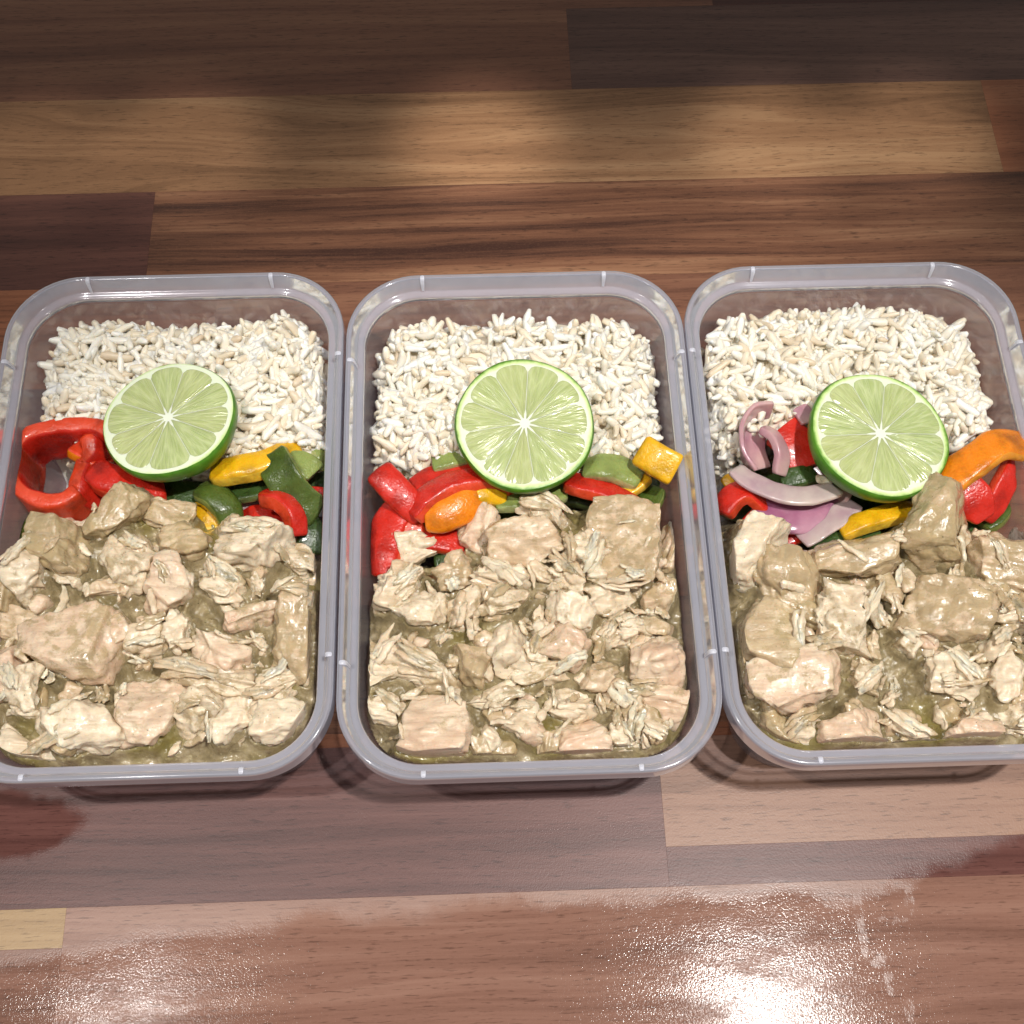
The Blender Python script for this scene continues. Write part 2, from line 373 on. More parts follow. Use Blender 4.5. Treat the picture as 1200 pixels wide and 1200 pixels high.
def plank(s0, s1, t0, t1, kind, con=1.0, knot=False):
    seedc[0] += 1; g = .001
    V, F = box(s0+g, s1-g, t0+g, t1-g, -.5, 0)
    V = np.array(V); b = .003
    # tiny arris so that each joint catches the light
    T = V[4:].copy(); c = T.mean(0); T2 = T.copy(); T2[:, :2] += np.sign(c[:2]-T[:, :2])*b
    T[:, 2] = -b
    V = np.vstack([V[:4], T, T2])
    F = [(0, 2, 3, 1), (0, 1, 5, 4), (2, 6, 7, 3), (0, 4, 6, 2), (1, 3, 7, 5), (4, 5, 9, 8), (5, 7, 11, 9), (7, 6, 10, 11), (6, 4, 8, 10), (8, 9, 11, 10)]
    W = V.copy(); W[:, 0] = ca*V[:, 0]-sa*V[:, 1]; W[:, 1] = sa*V[:, 0]+ca*V[:, 1]
    W, c = local(W)
    return link('plank', mesh('plank', W, F, wood('laminate_'+kind, *PK[kind], seedc[0]*3.1, ANG, con, knot), False), c, top_)
t_ = lambda u, v: uv_(u, v)[1]
s_ = lambda u, v: uv_(u, v)[0]
r0, r1, r2, r3, r4 = t_(330, 17), t_(330, 112), t_(600, 215), t_(20, 340), None
rows = []
# across positions of the joints, far to near
plank(-72, 72, r0+5.5, r0+12, 'dark'); plank(-72, 10, r0+.0, r0+5.5, 'walnut'); plank(10, 72, r0, r0+5.5, 'dark'); plank(-72, 72, r0+12, 60, 'walnut')
plank(-72, s_(667, 60), r1, r0, 'walnut', .8); plank(s_(667, 60), 72, r1, r0, 'grey', .9)
plank(-72, s_(1162, 145), r2, r1, 'oak', 1.0, True); plank(s_(1162, 145), 72, r2, r1, 'rust')
plank(-72, s_(176, 280), r3, r2, 'dark', .9); plank(s_(176, 280), 72, r3, r2, 'mid', 1.25)
f0, f1 = t_(370, 861), t_(370, 877)
dr = (r3-f0)/4
mids = [('rust', 'walnut', -12), ('plum', 'mid', 6), ('walnut', 'rust', -3), ('mid', 'pale', 14)]
for i, (a, b, s) in enumerate(mids):
    plank(-72, s, r3-dr*(i+1), r3-dr*i, a); plank(s, 72, r3-dr*(i+1), r3-dr*i, b)
plank(-72, 72, f1, f0, 'rust')
fb = t_(300, 1056)
sj = s_(777, 950); ml = t_(790, 992)
plank(-72, sj, fb, f1, 'plum', .9); plank(sj, 72, ml, f1, 'pale', .8); plank(sj, 72, fb, ml, 'plum', .8)
fl = t_(40, 1112); sl = s_(75, 1090)
plank(-72, sl, fl, fb, 'straw', .7); plank(-72, sl, -33, fl, 'front'); plank(sl, 72, -24.5, fb, 'front', .9); plank(sl, 72, -33, -24.5, 'mid')

# ------------------------------------------------------------------ tubs
TUB = [(-12.10, .28), (0, 0), (12.06, .05)]
HW, HL, RC = 6.0, 9.134, 2.55
NC = 14
def outline(inset, n=NC):
    hw, hl, r = HW-inset, HL-inset, max(RC-inset*.85, .3)
    pts = []
    for k, (sx, sy) in enumerate(((1, 1), (-1, 1), (-1, -1), (1, -1))):
        for j in range(n+1):
            a = math.radians(90*k+90*j/n); pts.append((sx*(hw-r)+r*math.cos(a), sy*(hl-r)+r*math.sin(a)))
    return np.array(pts)
def loft(profile, closed=True, cap=None):
    V, F = [], []; n = 4*(NC+1)
    for ins, z in profile:
        o = outline(ins); V += [(x, y, z) for x, y in o]
    m_ = len(profile)
    for i in range(m_ if closed else m_-1):
        a, b = i*n, ((i+1) % m_)*n
        for j in range(n):
            k = (j+1) % n; F.append((a+j, b+j, b+k, a+k))
    if cap:
        for idx, flip in cap:
            c = len(V); V.append((0, 0, profile[idx][1]))
            for j in range(n):
                k = (j+1) % n; F.append((c, idx*n+k, idx*n+j) if flip else (c, idx*n+j, idx*n+k))
    return V, F
RIMP = [(0.0, 4.28), (-.01, 4.30), (-.01, 4.32), (0, 4.89), (.003, 4.92), (.03, 4.965), (.06, 4.985), (.09, 4.99), (.15, 4.985), (.175, 4.98), (.195, 4.96), (.20, 4.94), (.215, 4.90), (.33, 4.48), (.345, 4.44), (.37, 4.42), (.40, 4.415), (.52, 4.395), (.55, 4.39), (.585, 4.375), (.60, 4.35), (.605, 4.32), (.62, 4.20),
        (.54, 4.20), (.53, 4.30), (.50, 4.33), (.33, 4.36), (.28, 4.38), (.13, 4.88), (.10, 4.91), (.08, 4.90), (.07, 4.86), (.07, 4.28)]
WALLP = [(.625, 4.205), (.635, 4.1), (.95, .75), (1.0, .45), (1.12, .24), (1.35, .13), (1.7, .11), (1.72, .0), (1.3, .0), (1.0, .12), (.89, .40), (.85, .75), (.555, 4.1), (.545, 4.205)]
rim_me = mesh('rim', *loft(RIMP), PL_RIM)
def wall():
    n = 4*(NC+1); V, F = loft(WALLP); V = list(V)
    for idx, fl in ((6, False), (7, True)):
        c = len(V); V.append((0, 0, WALLP[idx][1]))
        for j in range(n):
            k = (j+1) % n; F.append((c, idx*n+k, idx*n+j) if fl else (c, idx*n+j, idx*n+k))
    return V, F
wall_me = mesh('tub_body', *wall(), PL_WALL)
def tabmesh():
    V = []; F = []
    prof = [(.06, 4.975), (.10, 5.012), (.22, 5.006), (.29, 4.93), (.33, 4.70), (.37, 4.45)]
    wd = [.05, .07, .075, .07, .06, .045]
    for (i, z), q in zip(prof, wd):
        for s in (-1, 0, 1): V.append((s*q, -i, z+(.022 if s == 0 else -.004)))
    for k in range(len(prof)-1):
        for s in range(2):
            a = k*3+s; F.append((a, a+3, a+4, a+1))
    return V, F
tab_me = mesh('rim_mark', *tabmesh(), PL_TAB)
TD = ['the tub with the red pepper ring', 'the tub with the yellow pepper cube', 'the tub with the red onion']
TL = ['clear frosted plastic tub holding a red pepper ring, with rice, chicken and lime',
      'clear frosted plastic tub set between two others, holding a yellow pepper cube',
      'clear frosted plastic tub holding red onion slices, with rice, chicken and lime']
for k, (cx, cy) in enumerate(TUB):
    e = link('food_container', None, (cx, cy, 0), label=TL[k], cat='food container', group='plastic tubs in a row on the worktop')
    link('tub_body', wall_me, (0, 0, 0), e); link('rim', rim_me, (0, 0, 0), e)
    for x in (-3.3, 3.3):
        for sy in (1, -1):
            o = link('rim_mark', tab_me, (x, sy*HL, 0), e); o.rotation_euler.z = 0 if sy > 0 else math.pi
    for y in (-5.4, 5.6):
        for sx in (1, -1):
            o = link('rim_mark', tab_me, (sx*HW, y, 0), e); o.rotation_euler.z = -math.pi/2*sx
def inner(z): return .67+(.95-.67)*(4.1-z)/3.35
def inside(x, y, ins):         # signed distance to the rounded outline at that inset (positive inside)
    hw, hl, r = HW-ins, HL-ins, RC-ins*.85
    qx, qy = np.abs(x)-(hw-r), np.abs(y)-(hl-r)
    d = np.sqrt(np.maximum(qx, 0)**2+np.maximum(qy, 0)**2)+np.minimum(np.maximum(qx, qy), 0)-r
    return -d

# ------------------------------------------------------------------ rice
POLY = [[(40, 440), (55, 395), (95, 375), (190, 362), (300, 365), (350, 372), (385, 395), (392, 450), (392, 530), (345, 550), (240, 565), (120, 525), (50, 508)],
        [(436, 400), (468, 374), (560, 366), (700, 366), (748, 380), (775, 420), (788, 470), (782, 528), (720, 566), (600, 566), (500, 566), (450, 548), (436, 480)],
        [(826, 402), (860, 382), (930, 368), (1050, 354), (1120, 370), (1160, 420), (1172, 500), (1150, 545), (1000, 550), (935, 500), (880, 515), (856, 552), (828, 505)]]
def poly_sd(px, py, poly):
    d = np.full(px.shape, 1e9); ins = np.zeros(px.shape, bool); n = len(poly)
    for i in range(n):
        a, b = poly[i], poly[(i+1) % n]; e = (b[0]-a[0], b[1]-a[1])
        t = np.clip(((px-a[0])*e[0]+(py-a[1])*e[1])/(e[0]**2+e[1]**2), 0, 1)
        d = np.minimum(d, np.hypot(px-a[0]-t*e[0], py-a[1]-t*e[1]))
        c = ((a[1] > py) != (b[1] > py)) & (px < (b[0]-a[0])*(py-a[1])/(b[1]-a[1]+1e-12)+a[0]); ins ^= c
    return np.where(ins, d, -d)
def grain(seed):
    r = random.Random(seed); L = r.uniform(.42, .57); R = r.uniform(.128, .16); bend = r.uniform(-.16, .16)
    V = [(-L, 0, bend)]; ns, nr = 6, 6
    for i in range(nr):
        t = -.93+1.86*i/(nr-1); rad = R*(1-abs(t)**6)**.5*(1+.12*math.sin(3*t+seed))
        for j in range(ns):
            a = 2*math.pi*j/ns; g_ = 1+r.uniform(-.1, .1); V.append((t*L+r.uniform(-.02, .02), g_*rad*math.cos(a), g_*rad*.8*math.sin(a)+bend*t*t))
    V.append((L, 0, bend)); F = []
    for j in range(ns): F.append((0, 1+(j+1) % ns, 1+j)); e = 1+(nr-1)*ns; F.append((len(V)-1, e+j, e+(j+1) % ns))
    for i in range(nr-1):
        for j in range(ns):
            a = 1+i*ns; b = a+ns; k = (j+1) % ns; F.append((a+j, a+k, b+k, b+j))
    return np.array(V), F
GR = [grain(i) for i in range(14)]
GM = [mesh('grain', v, f, RICE) for v, f in GR]
RICE_H = []
for k, (cx, cy) in enumerate(TUB):
    poly = [tuple(P(u, v, 2.6)[:2]-np.array([cx, cy])) for u, v in POLY[k]]
    def hr(x, y, poly=poly, k=k):
        d = poly_sd(x, y, poly); d = np.minimum(d+.30+.75*np.clip((y-min(p[1] for p in poly)-.6)/2.2, 0, 1), inside(x, y, .76)+.25)
        q = np.stack([x*.55+k*9, y*.55, x*0], -1)
        return np.clip(.15+3.6*(1-np.exp(-np.maximum(d, 0)/.40))+np.where(d > .1, .35*noise(q)+.14*noise(q*3), 0), .15, 4.3)
    RICE_H.append(hr)
    xs = np.array([p[0] for p in poly]); ys = np.array([p[1] for p in poly])
    x0, x1, y0, y1 = xs.min()-1.1, xs.max()+1.1, ys.min()-.8, ys.max()+1.1
    root = link('rice_portion', None, (cx, cy, .12), label='white brown rice heaped in '+TD[k], cat='rice', group='rice heaps in the tubs')
    # core under the grains
    nx, ny = 60, 40; gx, gy = np.meshgrid(np.linspace(x0, x1, nx), np.linspace(y0, y1, ny))
    gz = hr(gx, gy)-.25; gz = np.maximum(gz, .02)
    ok = (poly_sd(gx, gy, poly) > -1.0) & (inside(gx, gy, .9) > .05)
    V = np.stack([gx, gy, gz-.12], -1).reshape(-1, 3); F = []
    for j in range(ny-1):
        for i in range(nx-1):
            if ok[j, i] and ok[j, i+1] and ok[j+1, i] and ok[j+1, i+1]: a = j*nx+i; F.append((a, a+1, a+nx+1, a+nx))
    link('rice_core', mesh('rice_core', V, F, RICE), (0, 0, 0), root, kind='stuff')
    cand = []
    r = np.random.default_rng(50+k)
    def scatter(n, dz, tilt):
        out = []
        while len(out) < n:
            x, y = r.uniform(x0, x1), r.uniform(y0, y1)
            e = .12; hh = hr(np.array([x, x+e, x]), np.array([y, y, y+e]))
            gxx, gyy = (hh[1]-hh[0])/e, (hh[2]-hh[0])/e
            if hh[0] < .5 or inside(np.array(x), np.array(y), .80) < .1: continue
            if r.random() > min(1, math.sqrt(1+gxx**2+gyy**2)/2.2)+.0: continue
            nrm = Vector((-gxx*.7, -gyy*.7, 1)).normalized()
            q = nrm.to_track_quat('Z', 'Y').to_matrix() @ Matrix.Rotation(r.uniform(0, 6.283), 3, 'Z') @ Matrix.Rotation(r.normal(0, tilt), 3, 'Y') @ Matrix.Rotation(r.uniform(0, 6.28), 3, 'X')
            # keep the grain inside the tub wall
            ax = q @ Vector((.36, 0, 0))
            if min(float(inside(np.array(x+s*ax.x), np.array(y+s*ax.y), .80)) for s in (-1, 1)) < .06: continue
            out.append((x, y, hh[0]+dz+r.normal(0, .05), q, r.integers(14), r.uniform(.92, 1.2)))
        return out
    under = scatter(720, -.15, .4); upper = scatter(540, 0.04, .5)
    upper.sort(key=lambda g: -(g[2]+.25*g[1]*-1))
    def put(gs, name):
        V, F, off = [], [], 0
        for x, y, z, q, i, s in gs:
            v = GR[i][0]*s @ np.array(q).T+np.array([x, y, z-.12]); V.append(v); F += [tuple(a+off for a in f) for f in GR[i][1]]; off += len(v)
        return link(name, mesh(name, np.vstack(V), F, RICE), (0, 0, 0), root, kind='stuff')
    put(under+upper[300:], 'grain_mass')
    for x, y, z, q, i, s in upper[:300]:
        o = link('grain', GM[i], (x, y, z-.12), root); o.rotation_euler = q.to_euler(); o.scale = (s, s, s)

# ------------------------------------------------------------------ limes
def lime(u, v, z, R, tilt, tdir, spin, depth, nseg, label, seed):
    r = random.Random(seed); c = P(u, v, z)
    e = link('lime_half', None, c, label=label, cat='lime', group='lime halves on the rice')
    e.rotation_euler = (Matrix.Rotation(math.radians(tdir), 3, 'Z') @ Matrix.Rotation(math.radians(tilt), 3, 'Y') @ Matrix.Rotation(-math.radians(tdir)+math.radians(spin), 3, 'Z')).to_euler()
    n = 72
    # rind: a bowl under the cut face
    V, F = [], []; rings = [(R*.985, -.012), (R*1.0, -.05), (R*1.012, -.14)]
    for i in range(1, 12):
        a = math.pi/2*i/11; rings.append((R*1.015*max(math.cos(a), .001)**.8, -.14-depth*math.sin(a)))
    ell = lambda a: 1+.012*math.sin(2*a+seed)+.008*math.sin(5*a)
    for q, z_ in rings:
        for j in range(n): a = 2*math.pi*j/n; V.append((q*ell(a)*math.cos(a), q*ell(a)*math.sin(a), z_))
    for i in range(len(rings)-1):
        for j in range(n): k = (j+1) % n; F.append((i*n+j, (i+1)*n+j, (i+1)*n+k, i*n+k))
    V = np.array(V); V += (fbm(V*4+seed, 2)*.02)[:, None]*np.array([0, 0, 1.])
    link('rind', mesh('rind', V, F, RIND), (0, 0, 0), e)
    # pith: cut face
    V, F = [(0, 0, 0)], []; qs = [.12, .3, .5, .7, .8, .88, .93, .965, .985]
    for q in qs:
        for j in range(n): a = 2*math.pi*j/n; V.append((q*R*ell(a)*math.cos(a), q*R*ell(a)*math.sin(a), .0 if q < .97 else -.012))
    for j in range(n): F.append((0, 1+j, 1+(j+1) % n))
    for i in range(len(qs)-1):
        for j in range(n): k = (j+1) % n; F.append((1+i*n+j, 1+(i+1)*n+j, 1+(i+1)*n+k, 1+i*n+k))
    V = np.array(V, float)
    mat = PITH if abs(R-2.4) < .01 else PITH
    link('pith', mesh('pith', V, F, mat), (0, 0, 0), e)
    # segments
    cuts = np.cumsum([r.uniform(.78, 1.22) for _ in range(nseg)]); cuts = np.concatenate([[0], cuts])/cuts[-1]*2*math.pi
    for s in range(nseg):
        a0, a1 = cuts[s], cuts[s+1]; am = (a0+a1)/2
        V, F = [], []; nr, na = 12, 10
        ri, ro = R*.075, R*(.912+r.uniform(-.012, .012))
        gap = .002*R
        for i in range(nr+1):
            t = i/nr; rad = ri+(ro-ri)*t
            half = max((a1-a0)/2-(gap+.004)/rad, .01)
            # rounded outer corners
            if t > .9: half *= math.sqrt(max(0.12, 1-((t-.9)/.1)**2*.3))
            if t < .15: half *= .35+.65*t/.15
            for j in range(na+1):
                b = -1+2*j/na; a = am+half*b; rr = rad-(.04*R*abs(b)**4 if t > .84 else 0)
                edge = min(1, (1-abs(b))*3.2, t*6, (1-t)*7)
                zz = .004+.03*math.sqrt(max(edge, 0))
                V.append((rr*ell(a)*math.cos(a), rr*ell(a)*math.sin(a), zz))
        for i in range(nr):
            for j in range(na): q = i*(na+1)+j; F.append((q, q+na+1, q+na+2, q+1))
        V = np.array(V); V[:, 2] += .016*noise(np.stack([np.arctan2(V[:, 1], V[:, 0])*14, np.hypot(V[:, 0], V[:, 1])*2.2, V[:, 0]*0+seed], -1))*(V[:, 2] > .02)
        link('segment', mesh('segment', V, F, FLESH), (0, 0, 0), e)
    return e
lime(197, 489, 4.75, 2.33, 9, 140, 8, 1.45, 10, 'thick cut lime half with green rind showing, on rice and red pepper ring', 3)
lime(615, 496, 4.75, 2.42, 6, -85, 20, 1.25, 11, 'cut lime half tilted over red pepper strips, next to yellow pepper cube', 5)
lime(1032, 508, 4.85, 2.43, 7, 5, 40, 1.45, 10, 'cut lime half leaning on red onion slices and a chicken chunk', 9)

# ------------------------------------------------------------------ peppers and onions
def catmull(pts, n):
    pts = np.array(pts, float); p = np.vstack([2*pts[0]-pts[1], pts, 2*pts[-1]-pts[-2]]); out = []
    m_ = len(pts)-1
    for i in range(n):
        t = i/(n-1)*m_; k = min(int(t), m_-1); f = t-k; a, b, c, d = p[k:k+4]
        out.append(.5*((2*b)+(-a+c)*f+(2*a-5*b+4*c-d)*f*f+(-a+3*b-3*c+d)*f**3))
    return np.array(out)
def strip(name, path, wd, th, roll, mats, label, cat, group, cup=.0, skin=1, taper=(.9, .9), seed=0, n=26, lump=.05, roll2=None):
    pts = np.array([P(u, v, z) for u, v, z in path]); C = catmull(pts, n)
    T = np.gradient(C, axis=0); T /= np.linalg.norm(T, axis=1)[:, None]
    V, F, MI = [], [], []; ns = 28
    for i in range(n):
        t = i/(n-1); ph = math.radians(roll+(0 if roll2 is None else (roll2-roll)*t))
        B = np.cross(T[i], [0, 0, 1]); B /= np.linalg.norm(B)+1e-9; N = np.cross(B, T[i])
        B2 = math.cos(ph)*B+math.sin(ph)*N; N2 = -math.sin(ph)*B+math.cos(ph)*N
        s = 1.0
        s *= taper[0]+(1-taper[0])*min(1, t*4) if t < .25 else 1
        s *= taper[1]+(1-taper[1])*min(1, (1-t)*4) if t > .75 else 1
        endr = min(1, .93+min(t, 1-t)*n*.07)
        for j in range(ns):
            a = 2*math.pi*j/ns; c_, s__ = math.cos(a), math.sin(a)
            x = math.copysign(abs(c_)**.34, c_)*wd/2*s*endr; y = math.copysign(abs(s__)**.42, s__)*th/2*endr*(.6+.4*s)
            y -= cup*(x/(wd/2))**2*wd*.5
            V.append(C[i]+B2*x+N2*y)
    for i in range(n-1):
        for j in range(ns):
            k = (j+1) % ns; F.append((i*ns+j, i*ns+k, (i+1)*ns+k, (i+1)*ns+j))
            MI.append(0 if (math.sin(2*math.pi*(j+.5)/ns)*skin > .35) else 1)
    for i, fl in ((0, 0), (n-1, 1)):
        c = len(V); V.append(np.mean(V[i*ns:(i+1)*ns], axis=0))
        for j in range(ns):
            k = (j+1) % ns; F.append((c, i*ns+j, i*ns+k) if fl else (c, i*ns+k, i*ns+j)); MI.append(1)
    V = np.array(V); q = V*1.1+seed*3.7
    V = V+lump*np.stack([noise(q), noise(q+31), noise(q+67)], -1)+lump*.35*np.stack([noise(q*3), noise(q*3+31), noise(q*3+67)], -1)
    # keep inside the tub: squeeze points that stick out through a wall
    k = int(np.argmin([abs(V[:, 0].mean()-c[0]) for c in TUB])); cx, cy = TUB[k]
    for ax, c, hw in ((0, cx, HW), (1, cy, HL)):
        lim = hw-(.67+.28*(4.1-np.clip(V[:, 2], .2, 4.1))/3.35)-.05
        lim = np.where(V[:, 2] > 4.15, hw-.4, lim)
        V[:, ax] = c+np.clip(V[:, ax]-c, -lim, lim)
    V[:, 2] = np.maximum(V[:, 2], .13)
    L, o = local(V)
    return link(name, mesh(name, L, F, mats, True, MI), o, label=label, cat=cat, group=group)
G = ['pepper pieces in '+t for t in TD]
def pep(k, path, wd, th, roll, mats, label, **kw):
    kw.setdefault('seed', len(bpy.data.objects) % 97)
    return strip('pepper_piece', path, wd, th, roll, mats, label, 'pepper', G[k], **kw)
def oni(k, path, wd, th, roll, mats, label, **kw):
    kw.setdefault('seed', len(bpy.data.objects) % 97)
    return strip('onion_slice', path, wd, th*.72, roll, mats, label, 'onion', 'onion slices in '+TD[k], **kw)
# --- tub 0
pep(0, [(140, 520, 3.2), (112, 508, 3.2), (76, 514, 3.1), (42, 524, 3.0), (22, 552, 2.9), (33, 584, 2.9), (55, 599, 3.0), (80, 597, 3.1), (97, 584, 3.1)], 1.9, .62, 90, RED, 'big curled red pepper ring beside the lime with thick rind', lump=.09, n=44, skin=1, taper=(.95, .8))
pep(0, [(113, 512, 3.2), (120, 532, 3.0), (112, 552, 2.7), (102, 580, 2.9), (95, 596, 2.8)], 1.5, .75, 70, RED, 'red pepper fold inside the curled red ring', lump=.12)
pep(0, [(112, 553, 3.3), (135, 566, 3.4), (160, 577, 3.3), (192, 574, 3.0)], 1.15, .8, 10, RED, 'glossy red pepper lobe under the lime with thick rind', lump=.08, cup=.15)
pep(0, [(88, 525, 3.15), (108, 536, 3.1), (125, 550, 3.0)], .9, .5, 30, [RED[1], ORG[0]], 'orange red inner flesh of pepper inside the red ring', lump=.08, skin=1)
pep(0, [(249, 553, 3.5), (275, 549, 3.7), (310, 542, 3.7), (347, 522, 3.4)], 1.0, .6, 15, YEL, 'shiny yellow pepper strip between rice and green pepper', cup=.25, lump=.06)
pep(0, [(318, 533, 3.8), (330, 556, 3.8), (346, 580, 3.5), (372, 602, 3.0)], 1.25, .5, -20, GRN, 'folded green pepper piece along the tub wall beside a red arc', cup=-.2, lump=.1)
pep(0, [(338, 545, 3.6), (355, 545, 3.6), (370, 556, 3.4)], 1.0, .45, 10, PGR, 'olive green pepper lobe between rice and tub wall', cup=-.1, lump=.08)
pep(0, [(310, 583, 3.4), (328, 587, 3.6), (343, 603, 3.6), (348, 628, 3.3)], .75, .62, 40, RED, 'short red pepper arc between green pepper and chicken', lump=.05, skin=1)
pep(0, [(236, 572, 3.2), (252, 578, 3.4), (266, 594, 3.3), (272, 612, 3.0)], 1.0, .4, 20, GRN, 'rounded green pepper piece under the yellow pepper strip', cup=.3)
pep(0, [(180, 580, 2.4), (215, 582, 2.6), (245, 584, 2.4)], 1.1, .5, 0, DGR, 'dark green pepper slice below the lime in the ring tub')
pep(0, [(262, 578, 2.7), (290, 576, 2.9), (325, 566, 2.8)], .9, .35, 20, DGR, 'dull green pepper slice tucked under the yellow pepper strip')
pep(0, [(352, 600, 2.7), (363, 622, 2.8), (362, 650, 2.6)], 1.0, .5, 20, DGR, 'dark green pepper piece between red arc and tub wall')
pep(0, [(372, 572, 2.9), (370, 590, 2.8)], .7, .5, 0, RED, 'small red pepper bit peeking beside the tub wall', n=14)
pep(0, [(232, 590, 2.7), (246, 606, 2.7), (252, 625, 2.5)], .7, .4, 0, YEL, 'small dark yellow pepper bit under green pepper')
pep(0, [(-12, 640, 2.6), (8, 622, 2.8), (36, 612, 2.6)], 1.6, .5, 20, GRN, 'green pepper piece under the curled red ring', cup=.3)
oni(0, [(270, 592, 2.3), (300, 592, 2.4), (330, 590, 2.2)], 1.2, .3, 0, ON2, 'greyish onion slice beneath the green pepper pieces')
pep(0, [(285, 615, 2.3), (310, 610, 2.4), (330, 625, 2.2)], 1.1, .5, 0, RED, 'deep red pepper slice behind the chicken flakes')
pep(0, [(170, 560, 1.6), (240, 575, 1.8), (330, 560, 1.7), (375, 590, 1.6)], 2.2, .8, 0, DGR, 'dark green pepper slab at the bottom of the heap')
pep(0, [(365, 520, 2.9), (378, 535, 2.9), (380, 552, 2.7)], .8, .4, 40, PGR, 'pale green sliver between rice grains and tub wall')
# --- tub 1
pep(1, [(443, 552, 3.9), (460, 570, 3.9), (478, 588, 3.7), (494, 604, 3.4)], 1.05, .42, -5, RED, 'red pepper strip leaning on the tub wall, over other red strips', cup=.2, taper=(1, .9))
pep(1, [(483, 606, 3.5), (500, 588, 3.7), (524, 571, 3.8), (560, 564, 3.7), (600, 570, 3.3)], .95, .62, 35, RED, 'long bent red pepper strip running under the lime', lump=.06)
pep(1, [(484, 572, 3.3), (505, 560, 3.4), (535, 549, 3.4), (572, 546, 3.2)], .8, .4, 20, RED, 'dark red pepper strip along the edge of the rice')
pep(1, [(468, 592, 3.1), (455, 615, 3.2), (447, 645, 3.1), (441, 676, 2.9)], 1.35, .45, -15, RED, 'broad red pepper strip running down the tub wall', cup=.25, lump=.08)
pep(1, [(465, 600, 3.15), (480, 615, 3.1), (486, 636, 2.9)], .9, .4, 0, [RED[1], ORG[0]], 'orange red pepper flesh beside the broad red strip')
pep(1, [(500, 606, 3.6), (520, 604, 3.8), (545, 593, 3.8), (562, 580, 3.6)], 1.15, .55, -25, ORG, 'glossy orange pepper lobe in front of the long red strip', cup=.3, lump=.05)
pep(1, [(545, 585, 3.6), (565, 577, 3.6), (592, 580, 3.3)], .95, .55, 0, YEL, 'amber pepper lobe next to the glossy orange one', cup=.3)
pep(1, [(495, 632, 2.9), (520, 634, 2.9), (545, 640, 2.7)], .9, .45, 0, RED, 'deep red pepper piece under the orange lobe')
pep(1, [(510, 655, 2.4), (535, 652, 2.5), (560, 650, 2.3)], .9, .4, 0, DGR, 'dark green pepper bit beneath orange pepper and chicken')
pep(1, [(508, 545, 3.5), (525, 540, 3.6), (548, 538, 3.4)], .7, .35, 10, PGR, 'pale green pepper sliver between rice and lime')
pep(1, [(582, 585, 3.2), (615, 582, 3.3), (660, 574, 3.1)], 1.1, .4, 15, PGR, 'grey green pepper slice directly below the lime')
pep(1, [(664, 564, 3.5), (690, 571, 3.6), (722, 583, 3.5), (757, 602, 3.2)], .95, .5, 30, RED, 'straight red pepper strip between lime and chicken')
pep(1, [(684, 549, 3.6), (702, 545, 3.8), (722, 547, 3.7), (750, 562, 3.4)], 1.05, .4, 10, PGR, 'translucent pale green pepper piece beside the lime', cup=.2, lump=.1)
pep(1, [(752, 528, 4.2), (773, 541, 4.3), (792, 551, 4.2)], 1.15, .85, -25, YEL, 'cube cut piece of bright yellow pepper against the rice', n=20, taper=(1, 1), lump=.03)
pep(1, [(712, 572, 3.2), (738, 570, 3.2), (758, 556, 3.3)], .8, .4, 10, YEL, 'dull yellow pepper slice under the pale green piece')
pep(1, [(740, 600, 2.6), (758, 588, 2.7), (768, 572, 2.7)], 1.0, .4, 20, GRN, 'dark green pepper piece under the yellow cube')
pep(1, [(798, 692, 2.5), (801, 715, 2.6), (798, 740, 2.4)], .6, .4, 60, YEL, 'yellow pepper edge at the tub wall beside chicken')
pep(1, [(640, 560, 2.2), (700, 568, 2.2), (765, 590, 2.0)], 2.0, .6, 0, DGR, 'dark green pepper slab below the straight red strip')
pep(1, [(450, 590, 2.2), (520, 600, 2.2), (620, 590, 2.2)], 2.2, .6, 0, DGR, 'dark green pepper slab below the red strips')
pep(1, [(735, 600, 2.5), (760, 625, 2.5), (775, 660, 2.3)], .8, .4, 20, DGR, 'dark green strip in the corner beside the chicken')
# --- tub 2
oni(2, [(903, 480, 3.9), (884, 483, 3.9), (870, 502, 3.8), (870, 530, 3.7), (884, 552, 3.5)], 1.0, .26, 80, ON1, 'curved purple onion slice standing against the rice', lump=.04, skin=1)
oni(2, [(885, 500, 3.3), (882, 525, 3.3), (893, 550, 3.2)], 1.0, .22, 20, ON1, 'inner onion layer inside the curved slice', lump=.04)
oni(2, [(893, 503, 3.9), (908, 513, 4.0), (916, 533, 3.9), (913, 556, 3.6)], .68, .42, 40, ON1, 'small thick onion arc beside the red pepper square', lump=.04)
oni(2, [(862, 549, 3.8), (882, 563, 3.9), (912, 576, 3.9), (946, 580, 3.9), (981, 571, 3.7)], .95, .26, 25, ON2, 'long pale onion arc lying across the heap', lump=.04, cup=.1)
oni(2, [(893, 580, 3.3), (915, 600, 3.4), (945, 604, 3.4), (985, 586, 3.2)], 1.35, .28, 10, ON3, 'wide purple onion layer below the long pale arc', cup=.2)
oni(2, [(938, 634, 3.3), (962, 618, 3.4), (984, 604, 3.4), (1000, 590, 3.3)], .9, .2, 20, ON2, 'translucent onion sliver next to yellow orange pepper')
oni(2, [(975, 592, 3.1), (985, 575, 3.2), (975, 552, 3.2), (956, 535, 3.2)], .9, .25, 20, ON1, 'onion layer tucked under the lime edge')
oni(2, [(934, 490, 3.8), (950, 482, 3.8)], .7, .3, 0, ON1, 'small onion corner between rice and lime', n=14)
pep(2, [(915, 503, 3.55), (932, 520, 3.55), (945, 548, 3.35)], 1.5, .45, -5, RED, 'square red pepper piece beside the thick onion arc', cup=.1, taper=(1, 1))
